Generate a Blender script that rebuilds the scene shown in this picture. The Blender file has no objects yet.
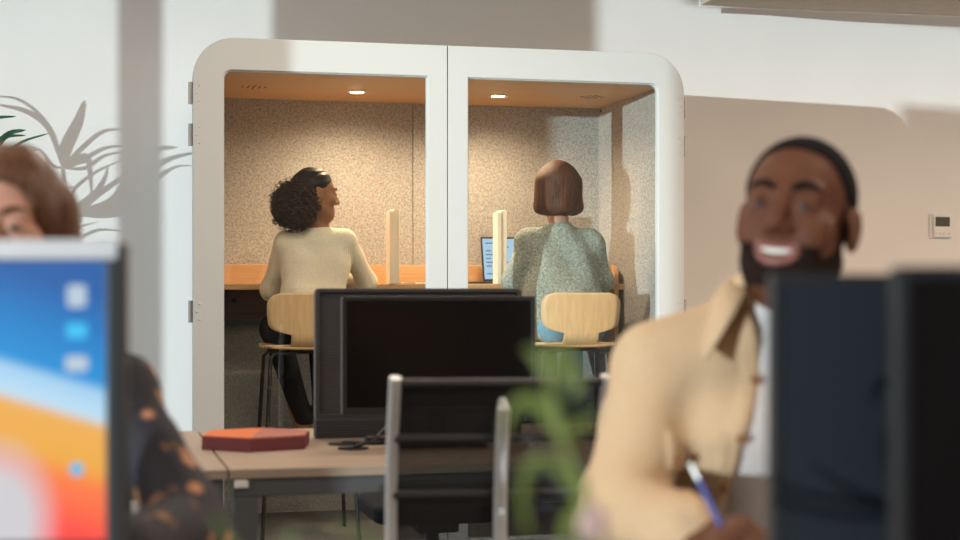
import bpy, math, random
import numpy as np
from mathutils import Vector, Matrix
random.seed(4)
rng = np.random.default_rng(7)
PI = math.pi
R = math.radians
C = bpy.context.scene.collection
EYE, F, HX, HY = 1.18, 1600.0, 480.0, 287.0
ANG = R(14)                                    # booth and desks stand turned to the camera


def P(px, py, d):
    """Point of the room that the photograph shows at px, py at distance d."""
    return np.array([(px - HX) / F * d, d, EYE + (HY - py) / F * d])


# ------------------------------------------------------------------ materials
def new_mat(name):
    m = bpy.data.materials.new(name)
    m.use_nodes = True
    nt = m.node_tree
    b = nt.nodes['Principled BSDF']
    return m, nt, b


def N(nt, kind, **kw):
    n = nt.nodes.new(kind)
    for k, v in kw.items():
        if k in n.inputs:
            n.inputs[k].default_value = v
        else:
            setattr(n, k, v)
    return n


def coords(nt, scale=(1, 1, 1), rot=(0, 0, 0)):
    tc = N(nt, 'ShaderNodeTexCoord')
    mp = N(nt, 'ShaderNodeMapping')
    mp.inputs['Scale'].default_value = scale
    mp.inputs['Rotation'].default_value = rot
    nt.links.new(tc.outputs['Object'], mp.inputs['Vector'])
    return mp.outputs['Vector']


def ramp(nt, fac, stops):
    r = N(nt, 'ShaderNodeValToRGB')
    el = r.color_ramp.elements
    while len(el) < len(stops):
        el.new(0.5)
    for e, (p, c) in zip(el, stops):
        e.position = p
        e.color = (*c, 1)
    nt.links.new(fac, r.inputs['Fac'])
    return r.outputs['Color']


def bump(nt, b, height, strength=0.3, dist=0.01):
    bp = N(nt, 'ShaderNodeBump')
    bp.inputs['Strength'].default_value = strength
    bp.inputs['Distance'].default_value = dist
    nt.links.new(height, bp.inputs['Height'])
    nt.links.new(bp.outputs['Normal'], b.inputs['Normal'])


def plain(name, col, rough=0.5, metal=0.0, spec=0.5, var=0.06, nscale=14, emit=None, es=1.0, sss=0.0):
    m, nt, b = new_mat(name)
    b.inputs['Roughness'].default_value = rough
    b.inputs['Metallic'].default_value = metal
    b.inputs['Specular IOR Level'].default_value = spec
    n = N(nt, 'ShaderNodeTexNoise', Scale=nscale, Detail=3.0)
    nt.links.new(coords(nt), n.inputs['Vector'])
    lo = tuple(max(0, c * (1 - var)) for c in col)
    hi = tuple(min(1, c * (1 + var)) for c in col)
    nt.links.new(ramp(nt, n.outputs['Fac'], [(0.3, lo), (0.7, hi)]), b.inputs['Base Color'])
    if emit:
        b.inputs['Emission Color'].default_value = (*emit, 1)
        b.inputs['Emission Strength'].default_value = es
    if sss:
        b.inputs['Subsurface Weight'].default_value = sss
        b.inputs['Subsurface Radius'].default_value = (0.012, 0.005, 0.003)
    return m


def grain_wood(name, dark, light, axis='x', scale=1.0, rough=0.45):
    m, nt, b = new_mat(name)
    sc = {'x': (1.2, 26, 26), 'y': (26, 1.2, 26), 'z': (26, 26, 1.2)}[axis]
    v = coords(nt, tuple(s * scale for s in sc))
    n = N(nt, 'ShaderNodeTexNoise', Scale=3.0, Detail=6.0, Distortion=0.4)
    nt.links.new(v, n.inputs['Vector'])
    nt.links.new(ramp(nt, n.outputs['Fac'], [(0.3, dark), (0.7, light)]), b.inputs['Base Color'])
    b.inputs['Roughness'].default_value = rough
    bump(nt, b, n.outputs['Fac'], 0.06, 0.003)
    return m


def felt(name, dark, light, rough=0.95):
    m, nt, b = new_mat(name)
    v = coords(nt)
    n = N(nt, 'ShaderNodeTexNoise', Scale=105.0, Detail=4.0, Roughness=0.8)
    nt.links.new(v, n.inputs['Vector'])
    nt.links.new(ramp(nt, n.outputs['Fac'], [(0.36, dark), (0.64, light)]), b.inputs['Base Color'])
    b.inputs['Roughness'].default_value = rough
    b.inputs['Specular IOR Level'].default_value = 0.15
    bump(nt, b, n.outputs['Fac'], 0.5, 0.004)
    return m


def fabric(name, dark, light, freq=160.0, strength=0.4, rough=0.9, rib=False, fold=9.0):
    m, nt, b = new_mat(name)
    n = N(nt, 'ShaderNodeTexNoise', Scale=freq, Detail=3.0)
    nt.links.new(coords(nt), n.inputs['Vector'])
    nt.links.new(ramp(nt, n.outputs['Fac'], [(0.35, dark), (0.65, light)]), b.inputs['Base Color'])
    b.inputs['Roughness'].default_value = rough
    b.inputs['Specular IOR Level'].default_value = 0.2
    h = n.outputs['Fac']
    if rib:
        w = N(nt, 'ShaderNodeTexWave', Scale=rib)
        w.bands_direction = 'X'
        nt.links.new(coords(nt), w.inputs['Vector'])
        h = w.outputs['Fac']
    bump(nt, b, h, strength, 0.004)
    return m


def strands(name, dark, light, scale=(180, 180, 9), rough=0.38):
    m, nt, b = new_mat(name)
    n = N(nt, 'ShaderNodeTexNoise', Scale=1.0, Detail=4.0)
    nt.links.new(coords(nt, scale), n.inputs['Vector'])
    nt.links.new(ramp(nt, n.outputs['Fac'], [(0.35, dark), (0.68, light)]), b.inputs['Base Color'])
    b.inputs['Roughness'].default_value = rough
    b.inputs['Specular IOR Level'].default_value = 0.3
    bump(nt, b, n.outputs['Fac'], 0.6, 0.004)
    return m


def clear_glass(name, tint=(0.97, 0.99, 0.98), refl=0.045):
    m, nt, b = new_mat(name)
    nt.nodes.remove(b)
    out = nt.nodes['Material Output']
    t = N(nt, 'ShaderNodeBsdfTransparent')
    t.inputs['Color'].default_value = (*tint, 1)
    g = N(nt, 'ShaderNodeBsdfGlossy')
    g.inputs['Roughness'].default_value = 0.02
    mx = N(nt, 'ShaderNodeMixShader')
    mx.inputs['Fac'].default_value = refl
    nt.links.new(t.outputs[0], mx.inputs[1])
    nt.links.new(g.outputs[0], mx.inputs[2])
    nt.links.new(mx.outputs[0], out.inputs['Surface'])
    return m


def woven_mesh(name, col, pitch=0.0062, cover=0.88):
    """See-through chair mesh: horizontal threads with gaps between them."""
    m, nt, b = new_mat(name)
    out = nt.nodes['Material Output']
    b.inputs['Base Color'].default_value = (*col, 1)
    b.inputs['Roughness'].default_value = 0.7
    tc = N(nt, 'ShaderNodeTexCoord')
    sp = N(nt, 'ShaderNodeSeparateXYZ')
    nt.links.new(tc.outputs['Object'], sp.inputs[0])
    dv = N(nt, 'ShaderNodeMath', operation='DIVIDE')
    dv.inputs[1].default_value = pitch
    fr = N(nt, 'ShaderNodeMath', operation='FRACT')
    lt = N(nt, 'ShaderNodeMath', operation='LESS_THAN')
    lt.inputs[1].default_value = cover
    nt.links.new(sp.outputs['Z'], dv.inputs[0])
    nt.links.new(dv.outputs[0], fr.inputs[0])
    nt.links.new(fr.outputs[0], lt.inputs[0])
    t = N(nt, 'ShaderNodeBsdfTransparent')
    mx = N(nt, 'ShaderNodeMixShader')
    nt.links.new(lt.outputs[0], mx.inputs['Fac'])
    nt.links.new(t.outputs[0], mx.inputs[1])
    nt.links.new(b.outputs[0], mx.inputs[2])
    nt.links.new(mx.outputs[0], out.inputs['Surface'])
    return m


def ribs(name, dark, light):
    m, nt, b = new_mat(name)
    w = N(nt, 'ShaderNodeTexWave', Scale=42.0, Distortion=1.2, Detail=1.0)
    w.bands_direction = 'Z'
    nt.links.new(coords(nt), w.inputs['Vector'])
    nt.links.new(ramp(nt, w.outputs['Fac'], [(0.2, dark), (0.8, light)]), b.inputs['Base Color'])
    b.inputs['Roughness'].default_value = 0.8
    bump(nt, b, w.outputs['Fac'], 0.5, 0.003)
    return m


def skin(name, col, rough=0.5):
    return plain(name, col, rough, 0, 0.16, var=0.07, nscale=40, sss=0.12)


def emitter(name, col, strength):
    m, nt, b = new_mat(name)
    b.inputs['Base Color'].default_value = (0.02, 0.02, 0.02, 1)
    b.inputs['Emission Color'].default_value = (*col, 1)
    b.inputs['Emission Strength'].default_value = strength
    return m


def floral(name):
    m, nt, b = new_mat(name)
    v = coords(nt)
    big = N(nt, 'ShaderNodeTexNoise', Scale=11.0, Detail=1.0)
    vo = N(nt, 'ShaderNodeTexVoronoi', Scale=25.0)
    nt.links.new(v, big.inputs['Vector'])
    nt.links.new(v, vo.inputs['Vector'])
    spots = ramp(nt, vo.outputs['Distance'], [(0.26, (1, 1, 1)), (0.42, (0, 0, 0))])
    clus = ramp(nt, big.outputs['Fac'], [(0.45, (0, 0, 0)), (0.53, (1, 1, 1))])
    mul = N(nt, 'ShaderNodeMath', operation='MULTIPLY')
    nt.links.new(spots, mul.inputs[0])
    nt.links.new(clus, mul.inputs[1])
    tint = ramp(nt, vo.outputs['Color'], [(0.2, (0.34, 0.17, 0.06)), (0.5, (0.62, 0.26, 0.16)), (0.8, (0.5, 0.3, 0.14))])
    mx = N(nt, 'ShaderNodeMix', data_type='RGBA')
    nt.links.new(mul.outputs[0], mx.inputs[0])
    mx.inputs[6].default_value = (0.016, 0.016, 0.026, 1)
    nt.links.new(tint, mx.inputs[7])
    nt.links.new(mx.outputs[2], b.inputs['Base Color'])
    b.inputs['Roughness'].default_value = 0.75
    return m


def wallpaper(name, w, h, strength):
    """Desktop picture of soft colour waves on a lit screen (local x across, z up)."""
    m, nt, b = new_mat(name)
    tc = N(nt, 'ShaderNodeTexCoord')
    sp = N(nt, 'ShaderNodeSeparateXYZ')
    nt.links.new(tc.outputs['Object'], sp.inputs[0])

    def mth(op, a, bb):
        n = N(nt, 'ShaderNodeMath', operation=op)
        for i, q in enumerate((a, bb)):
            if isinstance(q, (int, float)):
                n.inputs[i].default_value = q
            else:
                nt.links.new(q, n.inputs[i])
        return n.outputs[0]
    x, z = sp.outputs['X'], sp.outputs['Z']
    wav = mth('MULTIPLY', mth('SUBTRACT', x, 0.16), 0.30)
    t = mth('DIVIDE', mth('SUBTRACT', 0.0, mth('ADD', z, wav)), h)      # 0 top .. 1 bottom
    sky = ramp(nt, t, [(0.02, (0.012, 0.11, 0.38)), (0.2, (0.006, 0.21, 0.58)), (0.335, (0.01, 0.28, 0.68)),
                       (0.37, (0.36, 0.62, 0.86)), (0.46, (0.50, 0.72, 0.88)), (0.50, (0.85, 0.42, 0.08)),
                       (0.64, (0.85, 0.40, 0.05)), (0.72, (0.95, 0.20, 0.05)), (0.90, (1.0, 0.06, 0.05))])
    dx = mth('SUBTRACT', x, w / 2 - 0.145)
    dz = mth('ADD', z, h * 0.93)
    d = mth('SQRT', mth('ADD', mth('MULTIPLY', dx, dx), mth('MULTIPLY', mth('MULTIPLY', dz, dz), 0.5)), 0)
    blob = ramp(nt, d, [(0.035, (1, 1, 1)), (0.075, (0, 0, 0))])
    mx = N(nt, 'ShaderNodeMix', data_type='RGBA')
    nt.links.new(blob, mx.inputs[0])
    nt.links.new(sky, mx.inputs[6])
    mx.inputs[7].default_value = (0.62, 0.60, 0.63, 1)
    b.inputs['Base Color'].default_value = (0.01, 0.01, 0.01, 1)
    nt.links.new(mx.outputs[2], b.inputs['Emission Color'])
    b.inputs['Emission Strength'].default_value = strength
    b.inputs['Roughness'].default_value = 0.35
    return m


M = dict(
    wall=plain('white_wall_paint', (0.80, 0.79, 0.77), 0.9, var=0.012, nscale=3, spec=0.2),
    floor=felt('grey_carpet', (0.10, 0.10, 0.10), (0.17, 0.165, 0.16)),
    ceil=plain('ceiling_paint', (0.78, 0.77, 0.75), 0.9, var=0.02),
    booth=plain('white_satin_lacquer', (0.585, 0.635, 0.64), 0.38, var=0.008, nscale=4),
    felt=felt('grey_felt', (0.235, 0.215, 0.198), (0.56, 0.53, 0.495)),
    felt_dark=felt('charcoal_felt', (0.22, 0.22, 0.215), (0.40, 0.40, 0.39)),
    oak=grain_wood('warm_oak', (0.50, 0.295, 0.14), (0.62, 0.38, 0.19), 'x'),
    oak_dark=grain_wood('oak_ceiling', (0.58, 0.34, 0.16), (0.70, 0.43, 0.21), 'x'),
    apron=grain_wood('brown_apron', (0.13, 0.085, 0.055), (0.19, 0.13, 0.09), 'x'),
    ash=grain_wood('pale_ash', (0.76, 0.65, 0.50), (0.85, 0.75, 0.60), 'z'),
    ply=grain_wood('oak_ply', (0.68, 0.43, 0.21), (0.80, 0.54, 0.29), 'z'),
    ply_edge=grain_wood('oak_ply_edge', (0.42, 0.24, 0.11), (0.52, 0.31, 0.15), 'x'),
    glass=clear_glass('door_glass'),
    steel=plain('brushed_steel', (0.45, 0.43, 0.41), 0.35, 0.9, nscale=60),
    black=plain('black_metal', (0.016, 0.016, 0.017), 0.4, 0.2),
    dark=plain('black_plastic', (0.014, 0.014, 0.016), 0.45),
    screen=plain('dark_screen_glass', (0.006, 0.005, 0.005), 0.22, spec=0.25, var=0),
    screen_matt=plain('matt_screen_painted_sheen', (0.010, 0.014, 0.021), 0.42, spec=0.5, var=0),  # sky reflection put into the base colour as a faint blue
    grey_plastic=plain('dark_grey_plastic', (0.05, 0.05, 0.055), 0.5),
    silver=plain('silver_plastic', (0.60, 0.63, 0.65), 0.4, 0.1),
    pale_strip=plain('pale_top_strip', (0.72, 0.72, 0.75), 0.35, 0.1),  # pale strip along the top edge of the left monitor
    desk=grain_wood('pale_desk_laminate', (0.325, 0.255, 0.195), (0.38, 0.30, 0.235), 'x', 0.6, 0.4),
    deskframe=plain('grey_desk_frame', (0.105, 0.11, 0.115), 0.45, 0.2),
    meshweave=woven_mesh('black_chair_mesh', (0.012, 0.012, 0.016)),
    cushion=fabric('black_seat_fabric', (0.015, 0.015, 0.018), (0.03, 0.03, 0.035)),
    maroon=plain('maroon_card', (0.13, 0.022, 0.028), 0.6),
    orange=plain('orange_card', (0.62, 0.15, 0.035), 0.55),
    lid_dull_half=plain('dull_rose_lid_half', (0.36, 0.12, 0.09), 0.55),
    white=plain('white_plastic', (0.78, 0.77, 0.74), 0.4),
    lcd=plain('green_grey_lcd', (0.035, 0.04, 0.022), 0.3),
    leafd=plain('dark_green_leaf', (0.018, 0.085, 0.035), 0.4, var=0.25),
    leafl=plain('light_green_leaf', (0.18, 0.22, 0.045), 0.5, var=0.2),
    petal=plain('pale_pink_petal', (0.66, 0.42, 0.40), 0.6),
    pot=plain('grey_ceramic', (0.30, 0.29, 0.28), 0.5),
    soil=plain('potting_soil', (0.03, 0.02, 0.014), 0.95, var=0.4, nscale=60),
    skin_m=skin('deep_brown_skin', (0.114, 0.043, 0.023), 0.58),
    lips_m=plain('brown_rose_lips', (0.22, 0.08, 0.065), 0.5),
    skin_w=skin('fair_skin', (0.56, 0.30, 0.22)),
    lips_w=plain('rose_lips', (0.50, 0.18, 0.15), 0.45),
    skin_c=skin('brown_skin', (0.34, 0.155, 0.078)),
    teeth=plain('teeth_white', (0.80, 0.76, 0.70), 0.3, var=0.02),
    eye=plain('eye_white', (0.20, 0.17, 0.16), 0.45, var=0.02),
    iris=plain('dark_iris', (0.02, 0.012, 0.008), 0.4, spec=0.2),
    hair_m=plain('short_black_hair', (0.007, 0.006, 0.006), 0.95, 0, 0.1, var=0.5, nscale=300),
    beard=plain('stubble_black', (0.016, 0.009, 0.007), 0.9, 0, 0.1, var=0.5, nscale=300),
    hair_b=strands('chestnut_hair', (0.030, 0.0115, 0.0055), (0.150, 0.058, 0.026), rough=0.65),
    hair_l=strands('light_brown_hair', (0.07, 0.030, 0.015), (0.20, 0.095, 0.05)),
    hair_k=strands('slick_black_hair', (0.006, 0.005, 0.004), (0.022, 0.014, 0.010), (60, 60, 60), 0.46),
    curls=strands('curly_dark_hair', (0.010, 0.006, 0.004), (0.065, 0.033, 0.020), (70, 70, 70), 0.75),
    cream=fabric('cream_rib_knit', (0.74, 0.65, 0.50), (0.81, 0.72, 0.57), 120, 0.2, rib=38.0),
    knit=fabric('grey_green_chunky_knit', (0.19, 0.22, 0.19), (0.40, 0.43, 0.385), 110, 0.9),
    jacket=fabric('sand_cotton', (0.53, 0.37, 0.225), (0.60, 0.43, 0.27), 260, 0.12),
    tee=fabric('white_jersey', (0.60, 0.57, 0.57), (0.68, 0.65, 0.65), 220, 0.1),
    floral=floral('navy_floral_print'),
    trouser=fabric('black_trousers', (0.010, 0.010, 0.011), (0.018, 0.018, 0.02)),
    denim=fabric('pale_blue_denim', (0.15, 0.30, 0.42), (0.24, 0.42, 0.56), 240, 0.2),
    shoe=plain('tan_leather', (0.24, 0.10, 0.04), 0.45),
    shoe_b=plain('black_leather', (0.02, 0.02, 0.02), 0.45),
    gold=plain('gold_metal', (0.72, 0.45, 0.16), 0.25, 1.0),
    penblue=plain('blue_pen_plastic', (0.014, 0.045, 0.27), 0.4),
    lampglow=emitter('warm_lamp_lens', (1.0, 0.80, 0.52), 60.0),
    paper=plain('white_paper', (0.75, 0.73, 0.69), 0.8),
    panel=plain('beige_baffle', (0.50, 0.44, 0.36), 0.9),
    ribbed=ribs('ribbed_charcoal', (0.022, 0.023, 0.027), (0.075, 0.077, 0.085)),
    ui_blue=emitter('laptop_screen_light', (0.46, 0.72, 0.95), 0.85),
    ui_dark=emitter('laptop_text', (0.10, 0.22, 0.42), 0.8),
    ico_white=emitter('icon_white', (0.62, 0.74, 0.88), 0.75),
    ico_cyan=emitter('icon_cyan', (0.02, 0.55, 0.95), 0.9),
)


# ------------------------------------------------------------------ mesh helpers
class MB:
    def __init__(s):
        s.v, s.f = [], []

    def add(s, vs, fs):
        o = len(s.v)
        s.v += [tuple(map(float, q)) for q in vs]
        s.f += [tuple(o + i for i in f) for f in fs]
        return s

    def box(s, lo, hi):
        (x0, y0, z0), (x1, y1, z1) = lo, hi
        return s.add([(x0, y0, z0), (x1, y0, z0), (x1, y1, z0), (x0, y1, z0), (x0, y0, z1), (x1, y0, z1), (x1, y1, z1), (x0, y1, z1)],
                     [(0, 3, 2, 1), (4, 5, 6, 7), (0, 1, 5, 4), (1, 2, 6, 5), (2, 3, 7, 6), (3, 0, 4, 7)])

    def tube(s, pts, r, n=12, flat=1.0, up=None, cap=True):
        pts = [np.array(p, float) for p in pts]
        rr = r if isinstance(r, (list, tuple, np.ndarray)) else [r] * len(pts)
        vs = []
        side = None
        for i, p in enumerate(pts):
            t = pts[min(i + 1, len(pts) - 1)] - pts[max(i - 1, 0)]
            t = t / (np.linalg.norm(t) + 1e-9)
            if side is None:
                a = np.array(up if up is not None else ((0, 0, 1) if abs(t[2]) < 0.9 else (0, 1, 0)), float)
                side = np.cross(t, a)
            side = side - t * np.dot(side, t)
            side /= np.linalg.norm(side) + 1e-9
            b = np.cross(side, t)
            for k in range(n):
                an = 2 * PI * k / n
                vs.append(p + rr[i] * (math.cos(an) * side + flat * math.sin(an) * b))
        fs = []
        for i in range(len(pts) - 1):
            for k in range(n):
                a, b_ = i * n + k, i * n + (k + 1) % n
                fs.append((a, b_, b_ + n, a + n))
        if cap:
            fs.append(tuple(range(n - 1, -1, -1)))
            fs.append(tuple((len(pts) - 1) * n + k for k in range(n)))
        return s.add(vs, fs)

    def lathe(s, prof, c=(0, 0, 0), n=32):
        vs, fs = [], []
        for r, z in prof:
            for k in range(n):
                a = 2 * PI * k / n
                vs.append((c[0] + r * math.cos(a), c[1] + r * math.sin(a), c[2] + z))
        for i in range(len(prof) - 1):
            for k in range(n):
                a, b = i * n + k, i * n + (k + 1) % n
                fs.append((a, b, b + n, a + n))
        fs.append(tuple(range(n - 1, -1, -1)))
        fs.append(tuple((len(prof) - 1) * n + k for k in range(n)))
        return s.add(vs, fs)

    def prism(s, loop, y0, y1, axis='y'):
        n = len(loop)
        def pt(a, b, y):
            return (a, y, b) if axis == 'y' else ((a, b, y) if axis == 'z' else (y, a, b))
        vs = [pt(a, b, y0) for a, b in loop] + [pt(a, b, y1) for a, b in loop]
        fs = [tuple(range(n)), tuple(range(2 * n - 1, n - 1, -1))]
        fs += [(i, i + n, (i + 1) % n + n, (i + 1) % n) for i in range(n)]
        return s.add(vs, fs)

    def ring(s, outer, inner, y0, y1):
        """Frame between two loops of equal length in the x-z plane, from depth y0 to y1."""
        n = len(outer)
        vs = []
        for lp in (outer, inner):
            for y in (y0, y1):
                vs += [(a, y, b) for a, b in lp]
        o0, o1, i0, i1 = 0, n, 2 * n, 3 * n
        fs = []
        for k in range(n):
            j = (k + 1) % n
            fs += [(o0 + k, o0 + j, i0 + j, i0 + k), (o1 + k, i1 + k, i1 + j, o1 + j),
                   (o0 + k, o1 + k, o1 + j, o0 + j), (i0 + k, i0 + j, i1 + j, i1 + k)]
        return s.add(vs, fs)

    def sheet(s, grid):
        """Grid of points, rows by columns."""
        r, c = len(grid), len(grid[0])
        vs = [p for row in grid for p in row]
        fs = [(i * c + j, i * c + j + 1, (i + 1) * c + j + 1, (i + 1) * c + j) for i in range(r - 1) for j in range(c - 1)]
        return s.add(vs, fs)


def rrect(x0, x1, z0, z1, rad, n=12):
    """Loop counter-clockwise from bottom left; rad = (bottom left, bottom right, top right, top left)."""
    out = []
    for (cx, cz, sx, sz, a0), r in zip(((x0, z0, 1, 1, PI), (x1, z0, -1, 1, 1.5 * PI), (x1, z1, -1, -1, 0), (x0, z1, 1, -1, 0.5 * PI)), rad):
        r = max(r, 0.0005)
        for k in range(n):
            a = a0 + 0.5 * PI * k / (n - 1)
            out.append((cx + sx * r + r * math.cos(a), cz + sz * r + r * math.sin(a)))
    return out


def link(name, vs, fs, mats, parent=None, origin=(0, 0, 0), smooth=False, bevel=0, midx=None, solid=0):
    me = bpy.data.meshes.new(name)
    o = np.array(origin, float)
    vs = np.asarray(vs, float) - o
    me.from_pydata(vs.tolist(), [], [tuple(int(i) for i in f) for f in fs])
    if not isinstance(mats, (list, tuple)):
        mats = [mats]
    for m in mats:
        me.materials.append(m)
    if midx is not None:
        me.polygons.foreach_set('material_index', np.asarray(midx, dtype=np.int32))
    if smooth:
        me.polygons.foreach_set('use_smooth', np.ones(len(me.polygons), dtype=bool))
    me.validate()
    me.update()
    ob = bpy.data.objects.new(name, me)
    C.objects.link(ob)
    if parent is not None:
        ob.parent = parent
    else:
        ob.location = origin
    if solid:
        md = ob.modifiers.new('thickness', 'SOLIDIFY')
        md.thickness = solid
        md.offset = 0
    if bevel:
        md = ob.modifiers.new('edge', 'BEVEL')
        md.width = bevel
        md.segments = 3
        md.limit_method = 'ANGLE'
        md.angle_limit = R(40)
    return ob


def part(name, mb, mat, parent, smooth=False, bevel=0, label=None, solid=0):
    o = link(name, mb.v, mb.f, mat, parent, smooth=smooth, bevel=bevel, solid=solid)
    if label:
        o['label'] = label
    return o


def tag(o, label, cat, group=None):
    o['label'] = label
    o['category'] = cat
    if group:
        o['group'] = group
    return o


def thing(name, label, cat, loc=(0, 0, 0), rz=0.0, group=None):
    o = bpy.data.objects.new(name, None)
    o.empty_display_size = 0.1
    C.objects.link(o)
    o.location = loc
    o.rotation_euler = (0, 0, rz)
    return tag(o, label, cat, group)


def dup(root, loc, rz, label):
    r = root.copy()
    C.objects.link(r)
    r.location = loc
    r.rotation_euler = (0, 0, rz)
    r['label'] = label
    for ch in list(root.children):
        c = ch.copy()
        C.objects.link(c)
        c.parent = r
        for g in list(ch.children):
            d = g.copy()
            C.objects.link(d)
            d.parent = c
    return r


def structure(name, mb, mat, bevel=0):
    o = link(name, mb.v, mb.f, mat, None, bevel=bevel)
    o['kind'] = 'structure'
    return o


# ------------------------------------------------------------------ smooth bodies: distance fields turned into one surface
def rc(p, a, b, r1, r2):
    a = np.asarray(a, float)
    ba = np.asarray(b, float) - a
    pa = p - a
    t = np.clip(pa @ ba / (ba @ ba), 0, 1)
    return np.linalg.norm(pa - t[:, None] * ba, axis=1) - (r1 + (r2 - r1) * t)


def ell(p, c, r):
    q = p - np.asarray(c, float)
    r = np.asarray(r, float)
    k0 = np.linalg.norm(q / r, axis=1)
    k1 = np.linalg.norm(q / (r * r), axis=1) + 1e-9
    return k0 * (k0 - 1) / k1


def smin(a, b, k):
    h = np.maximum(k - np.abs(a - b), 0) / k
    return np.minimum(a, b) - h * h * k * 0.25


def smax(a, b, k):
    return -smin(-a, -b, k)


def surface(f, lo, hi, h):
    B = 4
    lo, hi = np.array(lo, float), np.array(hi, float)
    nb = np.ceil((hi - lo) / (h * B)).astype(int) + 1
    n = nb * B
    ctr = np.stack(np.meshgrid(*[lo[i] + h * (np.arange(nb[i]) * B + (B - 1) / 2) for i in range(3)], indexing='ij'), -1).reshape(-1, 3)
    cv = f(ctr)
    G = np.repeat(np.repeat(np.repeat(cv.reshape(nb), B, 0), B, 1), B, 2).astype(np.float32)
    act = np.argwhere((np.abs(cv) < h * B * 1.7 + 0.012).reshape(nb))
    off = np.stack(np.meshgrid(*[np.arange(B)] * 3, indexing='ij'), -1).reshape(-1, 3)
    ids = (act[:, None, :] * B + off[None]).reshape(-1, 3)
    G[ids[:, 0], ids[:, 1], ids[:, 2]] = f(lo + ids * h)
    S = G < 0
    cs = np.zeros(n - 1, dtype=np.int8)
    for dx in (0, 1):
        for dy in (0, 1):
            for dz in (0, 1):
                cs += S[dx:n[0] - 1 + dx, dy:n[1] - 1 + dy, dz:n[2] - 1 + dz]
    cells = np.argwhere((cs > 0) & (cs < 8))
    idx = -np.ones(n - 1, dtype=np.int32)
    idx[cells[:, 0], cells[:, 1], cells[:, 2]] = np.arange(len(cells))
    acc = np.zeros((len(cells), 3))
    cnt = np.zeros(len(cells))
    cor = [(x, y, z) for x in (0, 1) for y in (0, 1) for z in (0, 1)]
    vals = {c: G[cells[:, 0] + c[0], cells[:, 1] + c[1], cells[:, 2] + c[2]] for c in cor}
    for c in cor:
        for ax in range(3):
            if c[ax] == 0:
                d = list(c)
                d[ax] = 1
                va, vb = vals[c], vals[tuple(d)]
                mk = (va < 0) != (vb < 0)
                t = np.where(mk, va / np.where(mk, va - vb, 1), 0)
                p = np.tile(np.array(c, float), (len(cells), 1))
                p[:, ax] += t
                acc += p * mk[:, None]
                cnt += mk
    V = lo + h * (cells + acc / cnt[:, None])
    faces = []
    for ax in range(3):
        a, b = (ax + 1) % 3, (ax + 2) % 3
        s0 = [slice(0, n[i]) for i in range(3)]
        s1 = list(s0)
        s0[ax] = slice(0, n[ax] - 1)
        s1[ax] = slice(1, n[ax])
        X = S[tuple(s0)] != S[tuple(s1)]
        e = np.argwhere(X)
        e = e[(e[:, a] > 0) & (e[:, b] > 0) & (e[:, a] < n[a] - 1) & (e[:, b] < n[b] - 1)]
        ins = S[e[:, 0], e[:, 1], e[:, 2]]
        q = []
        for da, db in ((-1, -1), (0, -1), (0, 0), (-1, 0)):
            c = e.copy()
            c[:, a] += da
            c[:, b] += db
            q.append(idx[c[:, 0], c[:, 1], c[:, 2]])
        q = np.stack(q, 1)
        q[~ins] = q[~ins][:, ::-1]
        faces.append(q)
    Fq = np.concatenate(faces)
    Fq = Fq[(Fq >= 0).all(1)]
    return V, Fq


def sculpt(name, f, lo, hi, h, mats, parent=None, origin=(0, 0, 0), pick=None, label=None):
    V, Fq = surface(f, lo, hi, h)
    mi = None
    if pick is not None:
        mi = pick(V[Fq].mean(1))
    o = link(name, V, Fq, mats, parent, origin, smooth=True, midx=mi)
    md = o.modifiers.new('relax', 'SMOOTH')
    md.factor = 0.4
    md.iterations = 2
    if label:
        o['label'] = label
    return o


def rot(yaw, pitch=0, roll=0):
    return np.array(Matrix.Rotation(R(yaw), 3, 'Z') @ Matrix.Rotation(R(pitch), 3, 'X') @ Matrix.Rotation(R(roll), 3, 'Y'))


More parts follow.
